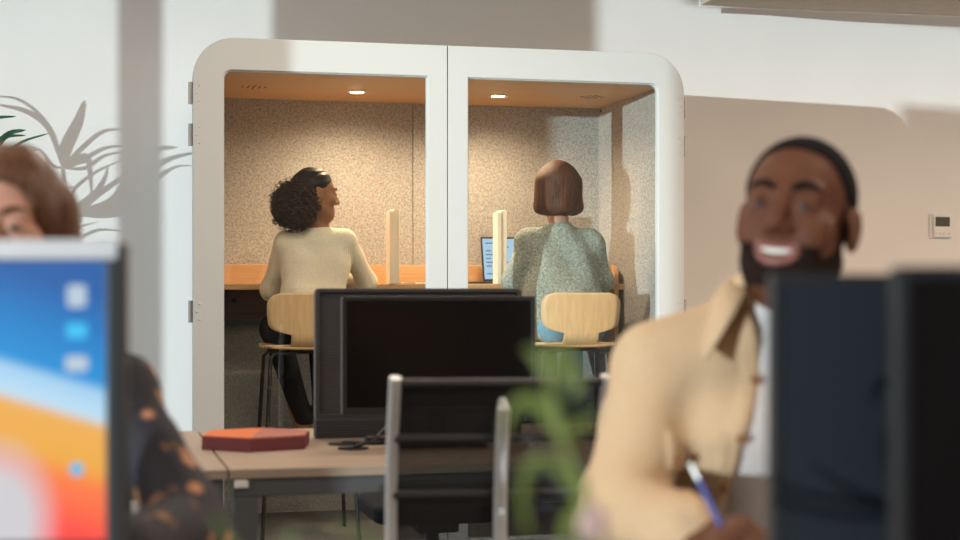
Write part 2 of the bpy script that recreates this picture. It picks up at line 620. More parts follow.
def head_field(q, smile=False, soft=1.0):
    """Head around its own centre: face towards -y, eyes at half height."""
    ax = np.abs(q[:, 0])
    s = q.copy()
    s[:, 0] = ax                                              # both sides alike
    d = ell(s, (0, 0.012, 0.036), (0.075, 0.094, 0.084))
    d = smin(d, ell(s, (0, -0.024, -0.034), (0.062, 0.066, 0.074)), 0.03)
    d = smin(d, ell(s, (0, -0.050, -0.088), (0.036, 0.036, 0.028)), 0.035)      # chin
    d = smin(d, rc(s, (0.056, 0.005, -0.060), (0.018, -0.058, -0.096), 0.017, 0.018), 0.03)   # jaw
    d = smin(d, ell(s, (0.042, -0.062, -0.022), (0.023, 0.020, 0.019)), 0.025)  # cheekbone
    d = smin(d, rc(s, (0.0, -0.080, 0.024), (0.042, -0.070, 0.025), 0.011, 0.010), 0.018)     # brow
    d = smax(d, -ell(s, (0.033, -0.099, 0.003), (0.019, 0.015, 0.0115)), 0.012)  # eye socket
    d = smin(d, ell(s, (0.0325, -0.0785, 0.003), (0.0158, 0.0148, 0.0140)), 0.006)              # lids round the eyeball
    d = smax(d, -ell(s, (0.0325, -0.0950, 0.0015), (0.0130, 0.0115, 0.0036 if smile else 0.0048)), 0.002)
    d = smin(d, rc(s, (0, -0.083, 0.016), (0, -0.111, -0.028), 0.0085, 0.0115), 0.012)        # nose
    d = smin(d, ell(s, (0.011, -0.097, -0.032), (0.0115, 0.011, 0.009)), 0.008)
    zm = s[:, 2] + 0.066 - (8.0 * ax ** 2 if smile else 0)
    m = np.stack([ax, s[:, 1] + 0.080 - 4.0 * ax ** 2, zm], 1)
    w = 0.028 if smile else 0.024
    d = smin(d, ell(m, (0, 0, 0.0095 if smile else 0.004), (w, 0.015, 0.0075)), 0.008)
    d = smin(d, ell(m, (0, 0, -0.0105 if smile else -0.006), (w * 0.85, 0.015, 0.0085)), 0.008)
    if smile:
        d = smax(d, -ell(m, (0, -0.012, 0), (0.0245, 0.018, 0.0066)), 0.004)
        d = smin(d, ell(s, (0.040, -0.066, -0.040), (0.018, 0.016, 0.018)), 0.02)
    d = smin(d, ell(s, (0.080, 0.016, -0.006), (0.011, 0.021, 0.033)), 0.008)     # ear
    d = smax(d, -ell(s, (0.091, 0.012, -0.004), (0.006, 0.010, 0.018)), 0.005)
    return d


def hand_field(p, w, Rm, curls, thumb, side):
    """Palm, four unequal bent fingers and a thumb. Local: y along the fingers, z out of the back, thumb on +x*side."""
    def L(x, y, z):
        return w + Rm @ np.array([x * side, y, z])
    d = None
    kn = [(0.030, 0.084), (0.010, 0.089), (-0.010, 0.085), (-0.028, 0.076)]
    for kx, ky in kn:
        e = rc(p, L(kx * 0.6, 0.004, 0), L(kx, ky, 0), 0.0155, 0.0118)
        d = e if d is None else smin(d, e, 0.016)
    ln = [(0.041, 0.025, 0.019), (0.045, 0.029, 0.020), (0.041, 0.027, 0.020), (0.032, 0.021, 0.017)]
    for (kx, ky), lens, cu in zip(kn, ln, curls):
        y, z, a = ky, 0.0, 0.0
        r0 = 0.0098
        for l, c in zip(lens, cu):
            a += R(c)
            y2, z2 = y + l * math.cos(a), z - l * math.sin(a)
            d = smin(d, rc(p, L(kx, y, z), L(kx * 0.97, y2, z2), r0, r0 - 0.0009), 0.004)
            y, z, r0 = y2, z2, r0 - 0.0009
    for a, b, r1, r2 in zip(thumb[:-1], thumb[1:], (0.0165, 0.012, 0.0105), (0.012, 0.0105, 0.009)):
        d = smin(d, rc(p, L(*a), L(*b), r1, r2), 0.008)
    return d


def frame_from(ydir, zdir):
    y = np.array(ydir, float)
    y /= np.linalg.norm(y)
    z = np.array(zdir, float)
    z = z - y * (z @ y)
    z /= np.linalg.norm(z)
    return np.stack([np.cross(y, z), y, z], 1)


RELAX = [(18, 22, 14), (22, 26, 16), (26, 28, 18), (30, 30, 18)]
GRIP = [(42, 48, 24), (52, 58, 34), (60, 66, 40), (66, 70, 42)]
TH_RELAX = [(0.016, 0.018, -0.006), (0.040, 0.050, -0.014), (0.047, 0.078, -0.022), (0.045, 0.100, -0.030)]
TH_GRIP = [(0.016, 0.018, -0.008), (0.040, 0.046, -0.026), (0.040, 0.074, -0.040), (0.028, 0.092, -0.050)]


def folds(p, amp, k=1.0):
    x, y, z = p[:, 0], p[:, 1], p[:, 2]
    return amp * (np.sin(31 * k * z + 14 * k * x + 6 * np.sin(9 * k * x + 3 * y)) * 0.5
                  + np.sin(47 * k * x - 29 * k * z + 11 * k * y + 4 * np.sin(13 * k * z)) * 0.35
                  + np.sin(63 * k * z + 40 * k * y - 22 * k * x) * 0.25)


# ------------------------------------------------------------------ the room
WS, WO = math.tan(R(15.5)), 8.065            # back wall runs at a slant: Y = WO + WS * X
wdir = np.array([math.cos(R(15.5)), math.sin(R(15.5)), 0])
wnor = np.array([-wdir[1], wdir[0], 0])
XL, XR, YF, CZ = -4.3, 5.2, -5.2, 3.0


def wall_pt(x, z, off=0.0):
    return np.array([x, WO + WS * x, z]) + wnor * off


mb = MB()
a0, a1 = wall_pt(XL - 0.2, 0), wall_pt(XR + 0.2, 0)
b0, b1 = a0 + wnor * 0.15, a1 + wnor * 0.15
mb.add([a0, a1, b1, b0] + [q + np.array([0, 0, CZ]) for q in (a0, a1, b1, b0)],
       [(0, 3, 2, 1), (4, 5, 6, 7), (0, 1, 5, 4), (1, 2, 6, 5), (2, 3, 7, 6), (3, 0, 4, 7)])
structure('wall_back', mb, M['wall'])
structure('floor', MB().box((XL - 0.2, YF - 0.2, -0.1), (XR + 0.2, 9.8, 0)), M['floor'])
structure('ceiling', MB().box((XL - 0.2, YF - 0.2, CZ), (XR + 0.2, 9.8, CZ + 0.1)), M['ceil'])
structure('wall_right', MB().box((XR, YF, 0), (XR + 0.15, 9.6, CZ)), M['wall'])
structure('wall_front', MB().box((XL - 0.2, YF - 0.15, 0), (XR + 0.2, YF, CZ)), M['wall'])
# window wall on the left: tall openings between piers
open_l = [(-4.9, -0.75), (-0.75, 0.85), (0.85, 1.95), (1.95, 2.43), (3.835, 4.35), (4.475, 6.55)]
mb = MB()
edge = [YF] + [e for o in open_l for e in o] + [7.0]
for y0, y1 in zip(edge[0::2], edge[1::2]):
    if y1 - y0 < 0.01:
        continue
    mb.box((XL - 0.05, y0, 0), (XL, y1, CZ))
for y0, y1 in open_l:
    mb.box((XL - 0.05, y0, 0), (XL, y1, 2.385 if y0 == -0.75 else 0.12))  # one sill raised high, shaped to shade the right end of the back wall
    mb.box((XL - 0.05, y0, 2.84 if y1 in (0.85, 1.95) else 2.9), (XL, y1, CZ))  # two heads lowered to cut the sun near the hanging baffle
structure('wall_left', mb, M['wall'])
mb = MB()
a0, a1 = wall_pt(XL, 0, -0.012), wall_pt(XR, 0, -0.012)
b0, b1 = wall_pt(XL, 0), wall_pt(XR, 0)
mb.add([a0, a1, b1, b0] + [q + np.array([0, 0, 0.08]) for q in (a0, a1, b1, b0)],
       [(0, 3, 2, 1), (4, 5, 6, 7), (0, 1, 5, 4), (1, 2, 6, 5), (2, 3, 7, 6), (3, 0, 4, 7)])
structure('baseboard_back', mb, M['white'])

# hanging ceiling baffle, top right
t = thing('ceiling_baffle', 'flat beige baffle hanging from the ceiling at the top right of the back wall', 'ceiling panel', (1.135, 8.24, 2.632), R(12.5))
part('panel', MB().box((0, -0.5, 0), (2.4, 0, 0.035)), M['panel'], t, bevel=0.004)
part('rim', MB().box((-0.004, -0.001, -0.006), (2.404, 0.012, 0.038)), M['white'], t, label='white rim')
for x in (0.2, 2.2):
    for y in (-0.40, -0.10):
        part('hanger', MB().tube([(x, y, 0.035), (x, y, CZ - 2.632)], 0.003, 8), M['steel'], t)

# thermostat
tc = P(942, 226, 8.72)
tx = tc[0]
t = thing('thermostat', 'small white thermostat with dark display on the back wall', 'thermostat', wall_pt(tx, tc[2]), R(15.5))
part('back_plate', MB().box((-0.068, -0.012, -0.068), (0.066, 0, 0.068)), M['white'], t, bevel=0.006)
part('face', MB().box((-0.052, -0.026, -0.062), (0.060, -0.012, 0.062)), M['white'], t, bevel=0.005)
part('display', MB().box((-0.042, -0.028, -0.002), (0.046, -0.0255, 0.050)), M['lcd'], t, bevel=0.001)
for x in (-0.036, -0.012, 0.010, 0.042):
    part('button', MB().box((x - 0.007, -0.028, -0.046), (x + 0.007, -0.0255, -0.036)), M['silver'], t, bevel=0.001)

# ------------------------------------------------------------------ the glass-fronted booth
B0 = np.array([-1.166, 6.5, 0.0])
BW, BD, BH, BF = 2.124, 1.10, 2.20, 0.10          # width, depth, height, floor level
cA, sA = math.cos(ANG), math.sin(ANG)


def booth_a(px, b):
    k = (px - HX) / F
    return (k * B0[1] - B0[0] + b * (sA + k * cA)) / (cA - k * sA)


def booth_w(a, b, z):
    return B0 + np.array([a * cA - b * sA, a * sA + b * cA, z])


bo = thing('meeting_booth', 'white rounded two-door glass booth lined with felt against the wall', 'booth', B0, ANG)
outer = rrect(0, BW, 0.02, BH, (0.06, 0.06, 0.17, 0.17))
inner = rrect(0.04, BW - 0.04, BF, 2.085, (0.01, 0.01, 0.02, 0.02))
sh_ = MB().ring(outer, inner, 0.045, BD)
sh_.v = [(x + (0.10 * (y - 0.045) / (BD - 0.045) * (1 - x / BW)), y, z) for x, y, z in sh_.v]      # sides draw in towards the back
part('shell', sh_, M['booth'], bo, bevel=0.004)
part('back_board', MB().box((0.12, BD - 0.02, BF - 0.03), (BW - 0.03, BD - 0.002, 2.10)), M['booth'], bo)
part('floor_pad', MB().prism([(0.045, 0.05), (BW - 0.04, 0.05), (BW - 0.04, BD - 0.02), (0.125, BD - 0.02)], BF - 0.02, BF + 0.008, 'z'), M['floor'], bo)
cuts = [0.13, booth_a(412, 1.05), BW - 0.04]
for x0, x1 in zip(cuts[:-1], cuts[1:]):
    part('felt_panel', MB().box((x0 + 0.0012, 1.03, 1.02), (x1 - 0.0012, BD - 0.02, 2.083)), M['felt'], bo, bevel=0.003)
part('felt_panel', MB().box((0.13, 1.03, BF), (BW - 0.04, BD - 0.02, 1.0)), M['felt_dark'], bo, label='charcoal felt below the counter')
part('felt_panel', MB().prism([(0.047, 0.05), (0.062, 0.05), (0.150, 1.03), (0.132, 1.03)], BF, 2.083, 'z'), M['felt'], bo)
part('felt_panel', MB().box((BW - 0.055, 0.05, BF), (BW - 0.04, 1.03, 2.083)), M['felt'], bo)
for b, z in ((0.10, 2.055), (0.99, 2.055), (0.10, 1.97)):
    part('felt_fixing', MB().lathe([(0.006, 0), (0.006, 0.004)], (0, 0, 0), 12), M['black'], bo).matrix_local = \
        Matrix.Translation((BW - 0.055, b, z)) @ Matrix.Rotation(R(-90), 4, 'Y')
cp = part('ceiling_panel', MB().prism([(0.045, 0.05), (BW - 0.04, 0.05), (BW - 0.04, BD - 0.02), (0.125, BD - 0.02)], 2.072, 2.092, 'z'), M['oak_dark'], bo)
CPZ = 2.072


def slots(px, py):
    z = CPZ - EYE
    d = z * F / (HY - py)
    X = (px - HX) / F * d
    a = (X - B0[0]) * cA + (d - B0[1]) * sA
    b = -(X - B0[0]) * sA + (d - B0[1]) * cA
    return a, b


for px, py in ((255, 87), (593, 97)):
    a, b = slots(px, py)
    m = MB()
    for i, (dx, n) in enumerate(((-0.055, 1), (-0.030, 2), (-0.005, 3), (0.020, 2), (0.045, 1))):
        for j in range(n):
            y = b + (j - (n - 1) / 2) * 0.055
            m.prism([(a + dx + ca * 0.005 + sgn * 0.0, y + cb) for ca, cb, sgn in
                     [(math.cos(q) * 1.0, math.sin(q) * 0.005 + (0.017 if math.sin(q) > 0 else -0.017), 0) for q in np.linspace(0, 2 * PI, 13)[:-1]]],
                    CPZ - 0.0015, CPZ + 0.001, 'z')
    part('air_vent', m, M['apron'], cp)
LAMP = []
for px, py in ((357, 91.5), (498, 95.5)):
    a, b = slots(px, py)
    dl = part('downlight', MB().lathe([(0.028, 0.001), (0.042, 0.001), (0.042, -0.004), (0.028, -0.004)], (a, b, CPZ), 32), M['white'], cp)
    part('lens', MB().lathe([(0.0285, 0.0), (0.0285, -0.0055), (0.02, -0.0065)], (a, b, CPZ), 32), M['lampglow'], dl, label='lit warm lamp lens')
    LAMP.append((a, b))

# doors
for side in (0, 1):
    if side == 0:
        x0, x1 = 0.0, booth_a(447.3, 0)
        ro, ri = (0.06, 0.001, 0.001, 0.17), (0.03, 0.002, 0.002, 0.035)
        ix0, ix1 = booth_a(223.5, 0), booth_a(428, 0)
        hx, hs = 0.0, -1
    else:
        x0, x1 = booth_a(447.3, 0) + 0.004, BW
        ro, ri = (0.001, 0.06, 0.17, 0.001), (0.002, 0.03, 0.035, 0.002)
        ix0, ix1 = booth_a(468, 0), booth_a(658.5, 0)
        hx, hs = BW, 1
    d = part('door', MB().ring(rrect(x0, x1, 0.03, BH, ro), rrect(ix0, ix1, 0.11, 2.068, ri), 0.0, 0.042), M['booth'], bo, bevel=0.003)
    part('pane', MB().prism(rrect(ix0 - 0.004, ix1 + 0.004, 0.106, 2.072, ri), 0.018, 0.026), M['glass'], d)
    part('pane_seal', MB().ring(rrect(ix0 - 0.002, ix1 + 0.002, 0.108, 2.070, ri), rrect(ix0 + 0.004, ix1 - 0.004, 0.114, 2.064, ri), 0.012, 0.032), M['booth'], d)
    for z0, z1 in ((1.925, 2.015), (1.755, 1.845), (1.035, 1.125), (0.25, 0.34)):
        part('hinge', MB().tube([(hx + hs * 0.007, 0.022, z0), (hx + hs * 0.007, 0.022, z1)], 0.011, 14), M['steel'], d)
        for k in range(3):
            zz = z0 + 0.013 + k * 0.032
            xx = hx - hs * (0.026 if k != 1 else 0.016)
            s = part('hinge_screw', MB().lathe([(0.005, 0), (0.005, 0.002), (0.003, 0.003)], (0, 0, 0), 12), M['silver'], d)
            s.matrix_local = Matrix.Translation((xx, 0.0, zz)) @ Matrix.Rotation(R(90), 4, 'X')

# counter inside
CT = 1.195
part('counter', MB().box((0.145, 0.64, CT - 0.028), (BW - 0.055, 1.03, CT)), M['oak'], bo, bevel=0.003)
part('upstand', MB().box((0.145, 1.005, CT), (BW - 0.055, 1.03, CT + 0.092)), M['oak'], bo, bevel=0.003)
part('apron', MB().box((0.145, 0.92, CT - 0.165), (BW - 0.06, 0.945, CT - 0.028)), M['apron'], bo, bevel=0.002)
ah = booth_a(234, 0.92)
g = part('cable_grommet', MB().lathe([(0.012, 0), (0.012, 0.003), (0.008, 0.003)], (0, 0, 0), 20), M['black'], bo)
g.matrix_local = Matrix.Translation((ah, 0.92, 1.118)) @ Matrix.Rotation(R(90), 4, 'X')
for x0, x1 in ((0.146, 0.168), (booth_a(613, 0.66), booth_a(613, 0.66) + 0.022)):
    prof = [(0.64, 0.86), (1.03, 0.86), (1.03, CT + 0.092)] + [(0.70 - 0.06 * math.sin(q), CT + 0.032 + 0.06 * math.cos(q)) for q in np.linspace(0, PI / 2, 8)]
    part('side_cheek', MB().prism(prof, x0, x1, 'x'), M['oak'], bo, bevel=0.002)
for px in (393, 500.5):
    bb = 0.66
    a = booth_a(px, bb)
    m = MB()
    m.prism(rrect(a - 0.022, a - 0.003, CT, CT + 0.335, (0.002, 0.002, 0.006, 0.006), 5), bb - 0.03, bb + 0.06)
    m.prism(rrect(a - 0.002, a + 0.026, CT, CT + 0.345, (0.002, 0.002, 0.008, 0.008), 5), bb - 0.02, bb + 0.07)
    part('counter_divider', m, M['ash'], bo, bevel=0.004)

# laptop, phone and sheet on the counter
pl = P(503, 281, 7.6)
al = booth_a(512, 0.90)
t = thing('laptop', 'open laptop with lit blue screen on the booth counter', 'laptop', booth_w(al, 0.88, CT + 0.001), ANG + R(4))
part('keyboard_base', MB().box((-0.15, -0.205, 0), (0.15, 0, 0.012)), M['grey_plastic'], t, bevel=0.003)
part('keys', MB().box((-0.135, -0.12, 0.012), (0.135, -0.015, 0.0135)), M['dark'], t)
ld = part('lid', MB().box((-0.15, 0, 0), (0.15, 0.008, 0.222)), M['dark'], t, bevel=0.003)
ld.matrix_local = Matrix.Translation((0, 0, 0.010)) @ Matrix.Rotation(R(-12), 4, 'X')
part('display', MB().box((-0.143, -0.0012, 0.012), (0.143, 0.0, 0.212)), M['ui_blue'], ld, label='glowing pale blue screen')
for i in range(9):
    z = 0.19 - i * 0.019
    for x0 in (-0.13, -0.055, 0.04):
        if rng.random() < 0.75:
            part('text_line', MB().box((x0, -0.0022, z - 0.003), (x0 + 0.02 + 0.03 * rng.random(), -0.0013, z + 0.003)), M['ui_dark'], ld)
tag(link('paper_sheet', *(lambda q: (q.v, q.f))(MB().box((-0.10, -0.07, 0), (0.10, 0.07, 0.006))), M['paper'], None, booth_w(0, 0, 0) * 0, bevel=0.002),
    'small white notepad lying on the booth counter between the dividers', 'notepad')
o = bpy.data.objects['paper_sheet']
o.name = 'notepad'
o.location = booth_w(booth_a(428, 0.72), 0.75, CT)
o.rotation_euler = (0, 0, ANG + 0.3)
ph = thing('smartphone', 'dark phone lying on the booth counter left of the laptop', 'phone', booth_w(booth_a(477, 0.70), 0.72, CT), ANG - R(70))
part('body', MB().prism(rrect(-0.036, 0.036, -0.074, 0.074, (0.01,) * 4, 6), 0, 0.0085, 'z'), M['dark'], ph, bevel=0.002)
part('screen', MB().prism(rrect(-0.033, 0.033, -0.070, 0.070, (0.008,) * 4, 6), 0.0085, 0.0092, 'z'), M['screen'], ph)

# ------------------------------------------------------------------ bar stools
SEAT = 0.915


def make_stool(loc, rz, label, group):
    t = thing('bar_stool', label, 'bar stool', loc, rz, group)
    h = SEAT - BF
    prof = []
    for z in np.linspace(0.232, 0.062, 18):
        prof.append((-0.175 - 0.12 * (z - 0.06), z))
    for q in np.linspace(0.1, PI / 2, 7):
        prof.append((-0.175 + 0.062 * (1 - math.cos(q)), 0.062 - 0.062 * math.sin(q)))
    for y in np.linspace(-0.09, 0.17, 9):
        prof.append((y, -0.010 * math.sin((y + 0.113) / 0.283 * PI)))
    prof += [(0.19, -0.006), (0.205, -0.018)]
    grid = []
    for i, (y, z) in enumerate(prof):
        if i < 18:                                            # backrest outline: round top, full sides, cut in at the waist
            s = 0.232 - z
            W = 0.176 + 0.006 * math.sin(min(s / 0.13, 1) * PI)
            w = W - 0.05 + math.sqrt(max(0.05 ** 2 - max(0.05 - s, 0) ** 2, 1e-6))
            if s > 0.125:
                u = min((s - 0.125) / 0.047, 1)
                w = 0.084 + (W - 0.084) * math.sqrt(max(1 - u * u, 0))
        elif i < 25:
            u = (i - 18) / 6
            w = 0.080 if u < 0.72 else 0.080 + (0.17 - 0.080) * ((u - 0.72) / 0.28) ** 0.6
        else:
            w = 0.185 - 0.0 * i
            if i >= 33:
                w = 0.185 - 0.02 * (i - 32)
        row = []
        for k in range(15):
            x = (k / 7 - 1) * w
            dish = 0.9 * x * x if i < 22 else 0
            row.append((x, y + (dish if i < 22 else 0), z + h + (0.25 * x * x if i >= 22 else 0)))
        grid.append(row)
    sh = part('shell_seat', MB().sheet(grid), M['ply'], t, smooth=True, solid=0.011)
    part('seat_edge', MB().tube([(x, -0.145, h - 0.004 + 0.25 * x * x) for x in np.linspace(-0.16, 0.16, 9)], 0.007, 8), M['ply_edge'], sh)
    pl_ = part('under_plate', MB().box((-0.10, -0.10, h - 0.028), (0.10, 0.11, h - 0.014)), M['black'], t, bevel=0.004)
    for sx in (-1, 1):
        for y0, y1 in ((-0.12, -0.19), (0.13, 0.20)):
            part('leg', MB().tube([(sx * 0.06, y0, h - 0.024), (sx * 0.145, y0, h - 0.026), (sx * 0.163, y0 + (y1 - y0) * 0.08, h - 0.045),
                                   (sx * 0.205, y1, 0.0)], 0.0085, 12), M['black'], t)
    rg = []
    for k in range(4):
        sx, sy = ((-1, -1), (1, -1), (1, 1), (-1, 1))[k]
        rg.append((sx * 0.190, -0.178 if sy < 0 else 0.187, 0.26))
    rg.append(rg[0])
    part('foot_ring', MB().tube(rg, 0.0075, 12), M['black'], t)
    return t


s1 = booth_w(booth_a(306, 0.28), 0.31, BF + 0.008)
s2 = booth_w(booth_a(572, 0.28), 0.31, BF + 0.008)
st = make_stool(s1, ANG, 'oak-shell bar stool carrying the woman in the cream top', 'bar stools in the booth')
st2 = dup(st, s2, ANG, 'oak-shell bar stool carrying the woman in the green-grey sweater')

# ------------------------------------------------------------------ desks in the middle
DT = 0.74
D0 = np.array([-0.605, 3.86, 0.0])


def desk_w(a, b, z):
    return D0 + np.array([a * cA - b * sA, a * sA + b * cA, z])


def desk_ab(px, py, z=DT):
    d = (EYE - z) * F / (py - HY)
    X = (px - HX) / F * d
    return (X - D0[0]) * cA + (d - D0[1]) * sA, -(X - D0[0]) * sA + (d - D0[1]) * cA


def make_desk(loc, rz, w, dep, label, mirror=False, clip=False, holes=()):
    t = thing('desk', label, 'desk', loc, rz)
    tp = part('desktop', MB().box((0.002, 0, DT - 0.025), (w - 0.002, dep, DT)), M['desk'], t, bevel=0.003)
    fr = MB().box((0.01, 0.006, DT - 0.068), (w - 0.01, 0.05, DT - 0.026)).box((0.01, dep - 0.05, DT - 0.068), (w - 0.01, dep - 0.006, DT - 0.026))
    part('frame', fr, M['deskframe'], t, bevel=0.003)
    part('cable_tray', MB().box((0.15, dep * 0.45, DT - 0.10), (w - 0.15, dep * 0.62, DT - 0.072)), M['apron'], t, bevel=0.003)
    for x in (0.012, w - 0.084):
        for y in (0.008, dep - 0.08):
            part('leg', MB().box((x, y, 0), (x + 0.06, y + 0.06, DT - 0.066)), M['deskframe'], t, bevel=0.004)
    if clip:
        part('clip', MB().box((0.012, -0.003, DT - 0.046), (0.046, 0.004, DT - 0.028)), M['white'], t, bevel=0.002, label='white plastic clip')
    for a, b in holes:
        part('grommet', MB().lathe([(0.012, 0.001), (0.042, 0.001), (0.042, 0.004), (0.012, 0.004)], (a, b, DT), 24), M['dark'], tp)
    return t


gA, gB = desk_ab(343, 444.5), desk_ab(353, 449)
make_desk(D0, ANG, 1.7, 1.07, 'pale wood-topped office desk under the black monitor in the middle', clip=True, holes=(gA, gB))
make_desk(desk_w(-1.402, 0, 0), ANG, 1.4, 1.07, 'pale wood-topped desk continuing left of the red box, behind the floral sleeve')

# hexagonal card box
hc = desk_ab(252, 452.5)
hw = desk_w(*hc, 0)
hd = 0.161
ctr = np.array([hw[0] - 0.01, hw[1] + hd, DT])
t = thing('card_box', 'flat hexagonal maroon box with orange lid on the desk', 'box', ctr, R(2))
hexa = [(hd * math.sin(k * PI / 3), -hd * math.cos(k * PI / 3)) for k in range(6)]
part('side_wall', MB().prism(hexa, 0, 0.036, 'z'), M['maroon'], t, bevel=0.002)
ins = [(x * 0.985, y * 0.985) for x, y in hexa]
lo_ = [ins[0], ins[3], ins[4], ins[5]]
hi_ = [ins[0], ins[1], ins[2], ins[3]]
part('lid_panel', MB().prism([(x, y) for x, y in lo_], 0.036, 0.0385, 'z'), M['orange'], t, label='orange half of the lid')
part('lid_panel', MB().prism([(x, y) for x, y in hi_], 0.036, 0.0385, 'z'), M['lid_dull_half'], t, label='duller rose half of the lid')  # right half of the lid in a duller, pinker tone

# ------------------------------------------------------------------ monitors


def make_monitor(label, loc, rz, w, h, zc, foot, screen='screen', group=None, trim=False, wall=False, btn=False):
    """Origin on the desk below the screen; the screen faces local -y; zc = height of its centre above the desk."""
    t = thing('monitor', label, 'monitor', loc, rz, group)
    part('housing', MB().prism(rrect(-w / 2, w / 2, zc - h / 2, zc + h / 2, (0.006,) * 4, 5), 0.0, 0.028), M['dark'], t, bevel=0.003)
    part('bezel', MB().ring(rrect(-w / 2, w / 2, zc - h / 2, zc + h / 2, (0.006,) * 4, 5),
                            rrect(-w / 2 + 0.012, w / 2 - 0.012, zc - h / 2 + 0.018, zc + h / 2 - 0.012, (0.002,) * 4, 5), -0.004, 0.001), M['dark'], t, bevel=0.0015)
    if not wall:
        part('screen', MB().box((-w / 2 + 0.011, -0.0015, zc - h / 2 + 0.017), (w / 2 - 0.011, 0.0005, zc + h / 2 - 0.011)), M[screen], t)
    if trim:
        part('top_strip', MB().box((-w / 2, -0.007, zc + h / 2 - 0.020), (w / 2 - 0.006, 0.026, zc + h / 2 + 0.003)), M['pale_strip'], t, bevel=0.003, label='pale strip along the top')
    sd = part('stand', MB().box((-0.03, 0.028, 0.012), (0.03, 0.05, zc + 0.03)), M['dark'], t, bevel=0.005)
    part('tilt_hub', MB().box((-0.05, 0.026, zc - 0.05), (0.05, 0.045, zc + 0.05)), M['dark'], sd, bevel=0.004)
    part('foot', MB().prism(rrect(-foot, foot, -0.07, 0.13, (0.02,) * 4, 6), 0, 0.012, 'z'), M['dark'], t, bevel=0.003)
    return t


mA, mBq = desk_ab(440, 440)
mc = P(440, 355, 4.42)
mloc = np.array([mc[0], mc[1], DT])
make_monitor('black switched-off monitor on the middle desk in front of the ribbed panel', mloc, ANG, 0.545, 0.322, 0.253, 0.12)
# ribbed panel behind it
pc = P(420, 355, 4.72)
t = thing('desk_divider', 'dark ribbed divider panel standing on the desk behind the black monitor', 'divider', (pc[0], pc[1], DT), ANG)
PW = 0.62
part('panel', MB().box((-PW / 2 + 0.012, 0.008, 0.06), (PW / 2 - 0.012, 0.030, 0.425)), M['ribbed'], t, bevel=0.004)
part('panel_frame', MB().ring(rrect(-PW / 2, PW / 2, 0.055, 0.436, (0.008, 0.008, 0.014, 0.014), 6), rrect(-PW / 2 + 0.013, PW / 2 - 0.013, 0.07, 0.424, (0.004,) * 4, 6), 0.0, 0.036), M['grey_plastic'], t, bevel=0.002)
part('base_rail', MB().box((-PW / 2, -0.004, 0.0), (PW / 2, 0.044, 0.056)), M['ribbed'], t, bevel=0.004)
# cables
q0, q1 = desk_w(*gA, DT + 0.006), desk_w(*gB, DT + 0.006)
cb = MB().tube([q1, q1 + np.array([0.05, 0.02, 0.012]), q1 + np.array([0.10, 0.10, 0.06]), q1 + np.array([0.16, 0.25, 0.09]),
                mloc + np.array([0.02, 0.09, 0.10])], 0.0045, 8)
tag(link('monitor_cable', cb.v, cb.f, M['black'], None, q1, smooth=True), 'black cable rising from the desk grommet to the monitor', 'cable')
cb = MB().tube([q0, q0 + np.array([0.08, -0.02, 0.001]), q0 + np.array([0.15, 0.0, 0.001]), q0 + np.array([0.22, 0.05, 0.001]), q0 + np.array([0.3, 0.03, 0.001])], 0.005, 8)
tag(link('power_cable', cb.v, cb.f, M['black'], None, q0, smooth=True), 'black cable lying flat on the desk beside the grommets', 'cable')
ad = thing('power_adapter', 'small black adapter block on the desk at the end of the cable', 'adapter', desk_w(*desk_ab(383, 444), DT), ANG)
part('case', MB().box((-0.05, -0.025, 0), (0.05, 0.025, 0.024)), M['dark'], ad, bevel=0.005)
part('lead', MB().tube([(0.05, 0, 0.012), (0.09, 0.02, 0.006), (0.15, 0.01, 0.006)], 0.004, 8), M['black'], ad)

# ------------------------------------------------------------------ office chairs


